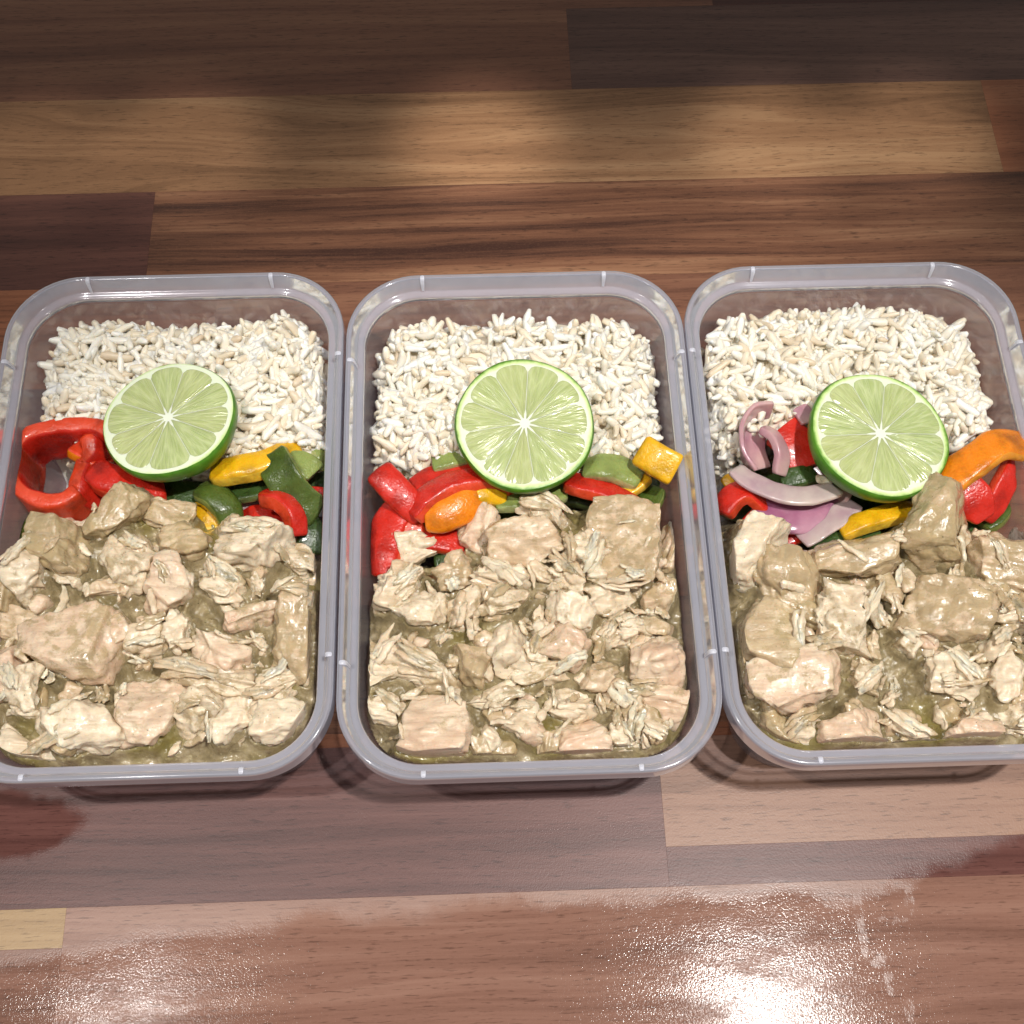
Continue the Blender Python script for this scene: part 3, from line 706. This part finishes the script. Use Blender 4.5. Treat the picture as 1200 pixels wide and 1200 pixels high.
pep(2, [(846, 602, 3.3), (858, 583, 3.5), (876, 578, 3.5), (898, 594, 3.2)], .95, .5, 30, RED, 'red pepper curl beside the tub wall and onion', lump=.06)
pep(2, [(878, 600, 3.0), (890, 612, 2.9), (905, 625, 2.8)], 1.1, .4, 0, RED, 'red pepper flesh behind the cream chicken chunk')
pep(2, [(915, 564, 3.2), (935, 560, 3.4), (952, 556, 3.2)], .75, .5, 0, DGR, 'olive pepper bit between onion arc and red square')
pep(2, [(850, 570, 3.0), (860, 563, 3.1), (872, 562, 3.0)], .6, .4, 0, YEL, 'small amber pepper bit by the tub wall', n=14)
pep(2, [(985, 626, 3.3), (1010, 614, 3.5), (1040, 604, 3.5), (1070, 598, 3.3)], .75, .5, 20, YEL, 'yellow orange pepper strip below the lime', lump=.05)
pep(2, [(950, 642, 3.0), (985, 632, 3.1), (1030, 626, 3.0)], .7, .4, 10, DGR, 'thin dark green strip below the onion sliver')
pep(2, [(1095, 580, 3.9), (1118, 556, 4.2), (1146, 535, 4.4), (1172, 520, 4.4), (1200, 522, 4.2)], 1.3, .45, 20, ORG, 'wide orange pepper strip resting between lime and tub wall', cup=.1, lump=.06, taper=(.8, .9))
pep(2, [(1118, 568, 3.7), (1138, 582, 3.6), (1152, 606, 3.2)], 1.3, .45, -15, [RED[0], ORG[0]], 'orange red pepper wedge under the orange strip', lump=.07, taper=(1, .6))
pep(2, [(1190, 540, 3.6), (1180, 562, 3.6), (1166, 588, 3.3), (1154, 610, 3.0)], .85, .45, 30, RED, 'pointed red pepper strip beside the orange red wedge', taper=(1, .5))
pep(2, [(1152, 618, 2.6), (1168, 606, 2.7), (1176, 590, 2.6)], .8, .4, 20, GRN, 'green pepper edge under the pointed red strip')
pep(2, [(865, 695, 2.6), (869, 712, 2.6), (866, 730, 2.4)], .7, .4, 60, RED, 'red pepper bit between chicken and tub wall', n=16)
pep(2, [(885, 606, 3.2), (905, 616, 3.2), (922, 612, 3.2)], .5, .3, 0, GRN, 'tiny green pepper bit below the purple onion layer', n=14)
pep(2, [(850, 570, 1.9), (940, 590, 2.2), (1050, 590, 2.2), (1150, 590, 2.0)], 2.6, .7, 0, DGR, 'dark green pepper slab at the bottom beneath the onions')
pep(2, [(905, 636, 2.7), (930, 622, 2.8), (960, 612, 2.7)], 1.0, .45, 0, RED, 'dark red pepper slice below the purple onion')
def seed_(u, v, z):
    V, F = grain(5); V = V*np.array([.62, 1.3, .6]); o = link('pepper_seed', mesh('pepper_seed', V, F, M_CREAM), P(u, v, z), label='cream pepper seed beside the lime rind', cat='seed')
seed_(966, 562, 3.75)

# ------------------------------------------------------------------ sauce and chicken
def cubegrid(n):
    idx, V, F = {}, [], []
    def vid(a):
        if a not in idx: idx[a] = len(V); V.append([2*x/n-1 for x in a])
        return idx[a]
    for ax in range(3):
        for s in (0, n):
            for i in range(n):
                for j in range(n):
                    q = []
                    for (p, r) in ((i, j), (i+1, j), (i+1, j+1), (i, j+1)):
                        c = [0, 0, 0]; c[ax] = s; c[(ax+1) % 3] = p; c[(ax+2) % 3] = r; q.append(vid(tuple(c)))
                    F.append(tuple(q) if s else tuple(q[::-1]))
    return np.array(V), F
CG, CGF = cubegrid(20)
# boundary of the chicken heap against the vegetables (photograph coordinates at z 3)
EDGE = [[(-40, 640), (30, 630), (100, 596), (150, 585), (210, 595), (280, 618), (330, 632), (400, 660)],
        [(400, 690), (440, 690), (470, 655), (520, 660), (570, 615), (640, 590), (720, 595), (790, 640), (850, 660)],
        [(830, 625), (870, 605), (930, 640), (1000, 635), (1050, 600), (1090, 575), (1150, 625), (1260, 640)]]
GNX, GNY = 240, 260
class Heap: pass
HEAPS = []
for k, (cx, cy) in enumerate(TUB):
    h = Heap(); h.k = k; h.c = np.array([cx, cy])
    e = np.array([P(u, v, 3)[:2]-h.c for u, v in EDGE[k]]); h.edge = e
    h.x0, h.x1, h.y0, h.y1 = -5.4, 5.4, -8.55, 3.2
    gx, gy = np.meshgrid(np.linspace(h.x0, h.x1, GNX), np.linspace(h.y0, h.y1, GNY))
    d = np.interp(gx, e[:, 0], e[:, 1])-gy          # distance in front of the edge
    q = np.stack([gx, gy, gx*0+k*7.7], -1)
    z = 2.50+.90*(1-np.exp(-np.maximum(d, 0)/1.0))+.30*noise(q*.6)+.16*noise(q*1.7)+.09*noise(q*4.1)+.05*noise(q*9)
    z = z-.22*np.clip(1-inside(gx, gy, .8)/1.0, 0, 1)
    rb = np.random.default_rng(70+k)
    for _ in range(520):                              # small bits of meat that the sauce has covered
        bx, by = rb.uniform(-5.2, 5.2), rb.uniform(-8.4, 2.6); ra, rw, an = rb.uniform(.10, .34), rb.uniform(.06, .16), rb.uniform(0, 3.14)
        lx, ly = gx-bx, gy-by; a_, b_ = (lx*math.cos(an)+ly*math.sin(an))/ra, (-lx*math.sin(an)+ly*math.cos(an))/rw
        z = z+rb.uniform(.05, .17)*np.clip(1-(a_*a_+b_*b_), 0, 1)**.6
    z = np.where(d < 0, 2.15+d*1.6+.1*noise(q*2), z)
    h.gx, h.gy, h.z, h.d = gx, gy, z, d; h.top = z.copy(); HEAPS.append(h)
    z = np.maximum(z, .16)
def samp(h, x, y, arr):
    i = np.clip(((x-h.x0)/(h.x1-h.x0)*(GNX-1)), 0, GNX-1).astype(int); j = np.clip(((y-h.y0)/(h.y1-h.y0)*(GNY-1)), 0, GNY-1).astype(int)
    return arr[j, i]
def stamp(h, V):
    x, y = V[:, 0]-h.c[0], V[:, 1]-h.c[1]
    i = np.clip(np.round((x-h.x0)/(h.x1-h.x0)*(GNX-1)), 0, GNX-1).astype(int); j = np.clip(np.round((y-h.y0)/(h.y1-h.y0)*(GNY-1)), 0, GNY-1).astype(int)
    for a in (-2, -1, 0, 1, 2):
        for b in (-2, -1, 0, 1, 2):
            np.maximum.at(h.top, (np.clip(j+a, 0, GNY-1), np.clip(i+b, 0, GNX-1)), V[:, 2])
KN = dict(p='smooth pinkish chicken chunk', t='tan sauce-patched chicken chunk', c='pale cream chicken chunk', o='thickly sauce-coated chicken chunk', s='torn flaky chicken chunk')
TS = ['red-ring tub', 'yellow-cube tub', 'onion tub']
SIDE = [('on its outer side', 'between its sides', 'next to yellow-cube tub'), ('next to red-ring tub', 'between its sides', 'next to onion tub'), ('next to yellow-cube tub', 'between its sides', 'on its outer side')]
def where(k, c):
    x, y = c[0]-HEAPS[k].c[0], c[1]-HEAPS[k].c[1]
    e = float(np.interp(x, HEAPS[k].edge[:, 0], HEAPS[k].edge[:, 1]))-y
    a = 'beside the vegetables' if e < 1.3 else ('nearer vegetables' if e < 3.2 else ('mid-heap' if e < 5.4 else 'far from vegetables'))
    b = SIDE[k][0 if x < -1.9 else (1 if x < 1.9 else 2)]
    return ' in '+TS[k]+', '+a+', '+b
def fit_in(V, k):
    cx, cy = TUB[k]
    for ax, c, hw in ((0, cx, HW), (1, cy, HL)):
        lim = hw-(.67+.28*(4.1-np.clip(V[:, 2], .2, 4.1))/3.35)-.06
        V[:, ax] = c+np.clip(V[:, ax]-c, -lim, lim)
    # rounded corners
    lx, ly = V[:, 0]-cx, V[:, 1]-cy; sd = inside(lx, ly, .95)
    bad = sd < 0
    if bad.any():
        s = 1+np.where(bad, sd, 0)/np.maximum(np.hypot(lx, ly), 1)
        V[:, 0] = cx+lx*s; V[:, 1] = cy+ly*s
    return V
PXS = 36.5
def chunk(k, u, v, lpx, wpx, ang, kind, lift=0.0, hgt=None, label=None, lod=None):
    h = HEAPS[k]; r = random.Random(int(u*7+v*13)); nr = np.random.default_rng(int(abs(u)*7+v*13))
    L, W = lpx/PXS/2*1.08, wpx/PXS/2*1.1; Hh = (hgt if hgt else min(max(.55 if lod is None else .2, .42*(L+W)), .95))
    G_, GF_ = lod or (CG, CGF)
    V = G_.copy(); s = V/np.linalg.norm(V, axis=1)[:, None]
    rd = .42 if kind != 's' else .45
    V = V*(1-rd)+s*rd*1.25
    if kind == 's': V[:, 1] *= 1-.25*V[:, 0]*r.choice((-1, 1))
    # slice with random planes: knife-cut faces
    for q in range(5):
        n = nr.normal(size=3); n[2] = n[2]*.8; n /= np.linalg.norm(n); dd = nr.uniform(.66, .95)
        a = V @ n; V = V-np.maximum(a-dd, 0)[:, None]*n
    V = V/np.abs(V).max(0)
    # taper and shear
    V[:, 0] += nr.uniform(-.25, .25)*V[:, 2]; V[:, 1] += nr.uniform(-.25, .25)*V[:, 0]
    V = V*np.array([L, W, Hh])
    q = V+nr.uniform(0, 40, 3)
    fdir = nr.integers(2) if kind != 's' else 0
    st = np.array([.35, 1.6, 1.6]) if fdir == 0 else np.array([1.6, .35, 1.6])
    nn = s/np.array([L, W, Hh]); nn /= np.linalg.norm(nn, axis=1)[:, None]
    amp = .14 if kind != 's' else .18
    rid = 1-np.abs(noise(q*st*2.2)); rid2 = 1-np.abs(noise(q*st*4.5+9))
    crk = np.clip(1-np.abs(noise(q*st*1.3+21))*7, 0, 1)
    dsp = amp*fbm(q*1.3, 2)+(.085 if kind != 's' else .17)*(rid-.6)+.05*noise(q*2.9)+.03*noise(q*5.1)+(.035 if kind != 's' else .09)*(rid2-.6)+.022*noise(q*7)+.012*noise(q*13)-(.10 if kind != 's' else .18)*crk
    if kind == 'c': dsp = dsp+.07*noise(q*3.3)+.045*noise(q*6)+.02*noise(q*12)
    V = V+nn*dsp[:, None]
    # frayed ends along the grain
    ax = fdir; tt = np.abs(V[:, ax])/(L if ax == 0 else W)
    fr = np.clip((tt-.7)/.3, 0, 1)*(.07 if kind != 's' else .22)
    V[:, ax] += np.sign(V[:, ax])*fr*noise(q*np.array([.5, 5, 5] if ax == 0 else [5, .5, 5]))
    tx, ty = (r.uniform(-16, 16), r.uniform(-16, 16))
    R = Matrix.Rotation(math.radians(-ang), 3, 'Z') @ Matrix.Rotation(math.radians(tx), 3, 'X') @ Matrix.Rotation(math.radians(ty), 3, 'Y')
    V = V @ np.array(R).T
    c0 = P(u, v, 3.5); zz = float(np.max(samp(h, np.array([c0[0]-h.c[0]]), np.array([c0[1]-h.c[1]]), h.z)))
    zc = max(zz, 2.3)+Hh*.30+lift
    c = P(u, v, zc)
    V = fit_in(V+c, k); stamp(h, V)
    Lc, o = local(V)
    size = 'large ' if lpx*wpx > 5200 else ('scrap-sized ' if lod else ('small ' if lpx*wpx < 1900 else ''))
    if max(lpx, wpx) > 1.75*min(lpx, wpx): size += 'narrow '
    lab = label or (size+KN[kind]+where(k, o))
    return link('chicken_chunk', mesh('chicken_chunk', Lc, GF_, MEAT[kind]), o, label=lab, cat='chicken', group='chicken chunks in the '+TS[k])
C0 = [(70, 642, 80, 72, 8, 'o', .35), (138, 600, 74, 54, -25, 'o', .5), (196, 606, 66, 46, 15, 'o', .25), (198, 690, 52, 84, 4, 'p', .35), (84, 752, 118, 86, 10, 'p', .3), (170, 832, 74, 86, 35, 'p', .3),
      (95, 860, 92, 60, -8, 'c', .2), (350, 752, 50, 112, 6, 't', .35), (300, 642, 92, 62, 15, 's', .3), (258, 768, 72, 48, 20, 'p', .2), (284, 838, 58, 62, -15, 'c', .25), (336, 850, 62, 52, 20, 'c', .25), (320, 822, 54, 34, -30, 's', .3), (300, 724, 72, 26, -22, 'p', .25),
      (226, 832, 54, 56, 50, 's', .15), (20, 738, 60, 44, 10, 't', .2), (34, 668, 50, 66, 30, 's', .15), (210, 738, 38, 44, -30, 'c', .3), (28, 808, 40, 70, -20, 's', .15), (150, 660, 60, 50, 60, 's', .2),
      (352, 668, 56, 40, 10, 's', .1), (245, 796, 92, 34, 8, 's', .15), (328, 800, 62, 34, -10, 's', .15), (-6, 790, 60, 60, 0, 'p', .2), (130, 690, 44, 28, 0, 't', .2), (216, 640, 60, 44, -10, 'o', .3),
      (262, 690, 54, 50, 30, 's', .1), (170, 755, 60, 40, -20, 's', .05), (355, 706, 50, 24, -15, 's', .2), (-4, 690, 60, 60, 5, 'o', .1), (40, 880, 70, 40, 10, 's', -.1), (270, 620, 44, 30, 5, 't', .3), (-45, 840, 60, 60, 10, 't', .1), (-40, 740, 50, 60, 10, 'p', .2)]
C1 = [(726, 636, 92, 108, 8, 't', .45), (785, 650, 36, 72, 24, 'p', .4), (612, 640, 84, 72, -25, 't', .45), (561, 620, 44, 64, 18, 'p', .4), (488, 645, 62, 40, -10, 's', .2), (462, 692, 46, 52, 30, 's', .3), (497, 712, 60, 42, 20, 'c', .25), (480, 676, 40, 34, 0, 't', .3), (534, 672, 38, 46, -10, 't', .25),
      (640, 600, 62, 40, 12, 's', .35), (768, 772, 60, 58, 4, 'p', .35), (784, 824, 54, 44, 15, 'p', .25), (764, 852, 36, 36, 20, 't', .2), (503, 856, 90, 68, 6, 'p', .2), (596, 764, 44, 64, -5, 'c', .3), (553, 776, 52, 42, 25, 't', .2),
      (657, 754, 68, 46, 28, 'p', .25), (684, 866, 62, 44, -8, 'p', .15), (664, 828, 54, 42, 20, 's', .15), (498, 790, 82, 46, 18, 's', .2), (456, 776, 66, 38, -25, 's', .2), (668, 718, 46, 40, 10, 'c', .25), (700, 792, 38, 38, 30, 't', .25),
      (588, 706, 54, 40, -20, 's', .2), (772, 702, 38, 40, 10, 't', .3), (668, 676, 38, 52, -15, 's', .25), (615, 848, 48, 40, 10, 's', .1), (573, 824, 66, 28, 5, 's', .15), (737, 830, 48, 42, 40, 's', .1), (638, 876, 30, 36, 10, 't', .05),
      (720, 700, 62, 40, -15, 's', .25), (640, 790, 70, 30, -8, 's', .1), (540, 720, 60, 34, -45, 's', .3), (740, 740, 40, 34, 10, 's', .1), (450, 830, 50, 46, 20, 's', .05), (735, 870, 50, 34, 10, 's', 0), (570, 880, 60, 30, 0, 'o', 0), (690, 655, 40, 60, -10, 's', .4), (590, 680, 66, 34, 15, 's', .35)]
C2 = [(884, 645, 68, 84, 24, 'c', .5), (922, 680, 66, 72, 8, 't', .5), (998, 656, 100, 62, 12, 't', .4), (1098, 617, 88, 104, 28, 'o', .75, .95, 'large peaked chicken chunk touching the lime in the tub with the red onion'), (1168, 656, 68, 64, 10, 't', .45), (1107, 714, 98, 74, 22, 't', .4), (990, 732, 64, 88, 28, 's', .35),
      (897, 742, 74, 78, 20, 'o', .35), (925, 797, 114, 64, -6, 'p', .4), (1000, 858, 76, 52, 4, 'p', .2), (1137, 858, 62, 44, -15, 'p', .2), (1077, 742, 42, 36, 10, 'p', .25), (1115, 790, 66, 64, 15, 's', .15), (1182, 720, 40, 52, 10, 's', .3),
      (1182, 792, 34, 56, 20, 'c', .2), (940, 842, 30, 62, 20, 's', .2), (908, 852, 52, 40, 20, 'o', .0), (1013, 795, 44, 46, 30, 's', .05), (1052, 850, 66, 22, 40, 's', .1), (1194, 842, 50, 46, 0, 's', .1), (1040, 690, 40, 50, 10, 'o', .1),
      (1230, 700, 60, 80, 10, 't', .3), (1235, 800, 60, 60, 0, 'p', .2), (960, 770, 40, 36, 10, 's', .1), (1072, 880, 60, 30, 10, 's', -.05), (1165, 760, 44, 30, -30, 's', .15), (1228, 645, 50, 50, 20, 'c', .3), (1240, 865, 50, 40, 0, 't', 0), (945, 720, 40, 36, 20, 'o', .15), (870, 790, 30, 60, 10, 's', 0)]
for k, Cs in enumerate((C0, C1, C2)):
    for c in Cs:
        chunk(k, *c[:6], lift=c[6], hgt=c[7] if len(c) > 7 else None, label=c[8] if len(c) > 8 else None)
LOD = cubegrid(9)
for k, (ua, ub) in enumerate(((0, 375), (430, 812), (860, 1210))):   # small scraps between the chunks
    nr = np.random.default_rng(400+k); c = 0
    while c < 74:
        u, v = nr.uniform(ua, ub), nr.uniform(600, 888); q = P(u, v, 3.3)[:2]-HEAPS[k].c
        if np.interp(q[0], HEAPS[k].edge[:, 0], HEAPS[k].edge[:, 1])-q[1] < .35 or inside(q[0], q[1], .9) < .12: continue
        a = nr.uniform(14, 36); chunk(k, u, v, a, a*nr.uniform(.4, .8), nr.uniform(0, 180), 'ptcos'[nr.choice(5, p=[.15, .25, .25, .15, .2])], nr.uniform(.1, .4), lod=LOD); c += 1
# sauce body: surface that climbs a little where it meets the meat
for h in HEAPS:
    gx, gy, z = h.gx, h.gy, np.maximum(h.z, .16)
    t = h.top.copy()
    for _ in range(6):
        t = (t+np.roll(t, 1, 0)+np.roll(t, -1, 0)+np.roll(t, 1, 1)+np.roll(t, -1, 1))/5
    z = z+np.clip((t-z)*.5, 0, .5)*(h.d > .2)
    h.s = z
    ok = inside(gx, gy, .76) > .0
    V = np.stack([gx, gy, z], -1).reshape(-1, 3)+np.array([h.c[0], h.c[1], 0]); F = []
    for j in range(GNY-1):
        for i in range(GNX-1):
            if h.d[j, i] > -.9 and ok[j, i] and ok[j, i+1] and ok[j+1, i] and ok[j+1, i+1]: a = j*GNX+i; F.append((a, a+1, a+GNX+1, a+GNX))
    us = np.unique(np.array(F)); mp = -np.ones(len(V), int); mp[us] = np.arange(len(us)); V = V[us]; F = [tuple(mp[list(f)]) for f in F]
    L, o = local(V); dz = o[2]-.14; L[:, 2] += dz; o[2] = .14
    # skirt down to the floor of the tub
    from collections import Counter
    ed = Counter()
    for f in F:
        for a, b in zip(f, f[1:]+f[:1]): ed[(a, b)] += 1
    L = L.tolist(); sk = {}
    for (a, b) in [e for e in ed if (e[1], e[0]) not in ed]:
        for q in (a, b):
            if q not in sk:
                sk[q] = len(L); x, y, _z = L[q]; fx = .93
                L.append((x*fx+(h.c[0]-o[0])*(1-fx), y*fx+(h.c[1]-o[1])*(1-fx), .0))
        F.append((a, sk[a], sk[b], b))
    link('herb_sauce', mesh('herb_sauce', L, F, SAUCE), o, label='glossy green brown herb sauce around the chicken in '+TD[h.k], cat='sauce', group='pools of sauce in the tubs')
    h.top = np.maximum(h.top, z)
# torn flakes and shreds: a few fibres that hang together
def shred(k, u, v, length, ang, wd, mat, nr, curl, nf):
    h = HEAPS[k]; n, ns = 10, 7; VV, FF = [], []; off = 0
    p0 = P(u, v, 3.4)[:2]-h.c; a0 = math.radians(ang); ca_, sa_ = math.cos(a0), math.sin(a0)
    base = float(np.mean(samp(h, p0[0]+np.array([-.3, 0, .3])*length*ca_, p0[1]+np.array([-.3, 0, .3])*length*sa_, h.top)))
    pitch = nr.normal(0, .16)
    for f in range(nf):
        lf = length*nr.uniform(.65, 1.0); sh = nr.uniform(-.18, .18)*length; lat = (f-(nf-1)/2)*wd*.45
        t = np.linspace(-.5, .5, n)*lf+sh; cv = curl*t/length+nr.normal(0, .22)
        x = p0[0]+t*ca_-sa_*(lat+.5*cv*t); y = p0[1]+t*sa_+ca_*(lat+.5*cv*t)
        z = samp(h, x, y, h.top); z = np.clip(z, base-.18, base+.22)
        for _ in range(5): z = np.convolve(np.pad(z, 1, mode='edge'), [.25, .5, .25], 'valid')
        z = z+pitch*t+.02+nr.uniform(-.03, .03)
        dx, dy = np.gradient(x), np.gradient(y); dl = np.hypot(dx, dy); dx, dy = dx/dl, dy/dl
        ph = nr.uniform(-.5, .5); e0, e1 = nr.uniform(.15, .8), nr.uniform(.15, .8)
        for i in range(n):
            q_ = i/(n-1); s = (e0+(1-e0)*min(1, q_*3))*(e1+(1-e1)*min(1, (1-q_)*3))*(1+.22*nr.uniform(-1, 1))
            for j in range(ns):
                b = 2*math.pi*(j+.5)/ns; q = wd/2*s*math.copysign(abs(math.cos(b))**.7, math.cos(b)); w_ = wd*.26*s*math.sin(b)
                VV.append((x[i]-dy[i]*q*math.cos(ph), y[i]+dx[i]*q*math.cos(ph), z[i]+w_+q*math.sin(ph)))
        for i in range(n-1):
            for j in range(ns): m_ = (j+1) % ns; FF.append((off+i*ns+j, off+i*ns+m_, off+(i+1)*ns+m_, off+(i+1)*ns+j))
        FF.append(tuple(off+j for j in range(ns))[::-1]); FF.append(tuple(off+j for j in range((n-1)*ns, n*ns))); off += n*ns
    V = np.array(VV)+np.array([h.c[0], h.c[1], 0]); qq = V*5; V += .05*np.stack([noise(qq), noise(qq+31), noise(qq+67)], -1)+nr.normal(0, .008, V.shape)
    V = fit_in(V, k); stamp(h, V); L, o = local(V)
    # mesh axes follow the fibres so that the grain of the meat does too
    Rm = np.array([[ca_, sa_, 0], [-sa_, ca_, 0], [0, 0, 1]]); L = L @ Rm.T
    lab = ('big ' if length > 1.3 else ('short ' if length < .8 else ''))+(('curved ' if abs(curl) > .6 else 'straight '))+('fibrous chicken flake' if nf > 2 else ('thin chicken shred' if nf == 1 else 'paired chicken shred'))+where(k, o)
    ob = link('chicken_flake' if nf > 2 else 'chicken_shred', mesh('chicken_shred', L, FF, mat), o, label=lab, cat='chicken', group='chicken shreds in the '+TS[k])
    ob.rotation_euler.z = a0
def okpos(k, u, v, m=.55):
    q = P(u, v, 3.3)[:2]-HEAPS[k].c
    return np.interp(q[0], HEAPS[k].edge[:, 0], HEAPS[k].edge[:, 1])-q[1] > m and inside(q[0], q[1], .9) > .3
SM = [M_SHRED, M_CREAM, M_TAN]
for k, (ua, ub, n) in enumerate(((5, 372, 26), (432, 808, 44), (862, 1198, 30))):
    nr = np.random.default_rng(200+k); c = 0
    for cc in (C0, C1, C2)[k]:
        if cc[5] == 's' and okpos(k, cc[0], cc[1], .3):
            for _ in range(1):
                shred(k, cc[0]+nr.normal(0, .15)*cc[2], cc[1]+nr.normal(0, .15)*cc[3], nr.uniform(.6, 1.0)*max(cc[2], cc[3])/PXS, -cc[4]+nr.normal(0, 25)+(90 if cc[3] > cc[2] else 0), nr.uniform(.18, .32), SM[nr.choice(3, p=[.4, .3, .3])], nr, nr.normal(0, .5), int(nr.integers(2, 5)))
    while c < n:
        u, v = nr.uniform(ua, ub), nr.uniform(610, 885)
        if not okpos(k, u, v): continue
        q = P(u, v, 3.4)[:2]-HEAPS[k].c
        if samp(HEAPS[k], q[0:1], q[1:2], HEAPS[k].top-HEAPS[k].s)[0] > .35 and nr.random() > .15: continue   # mostly between the chunks, not on them
        nf = int(nr.choice([1, 2, 3, 4], p=[.45, .25, .2, .1]))
        shred(k, u, v, nr.uniform(.45, 1.25)*(1 if nf < 3 else .9), nr.uniform(0, 180), nr.uniform(.12, .30), SM[nr.choice(3, p=[.55, .25, .2])], nr, nr.normal(0, .5), nf); c += 1
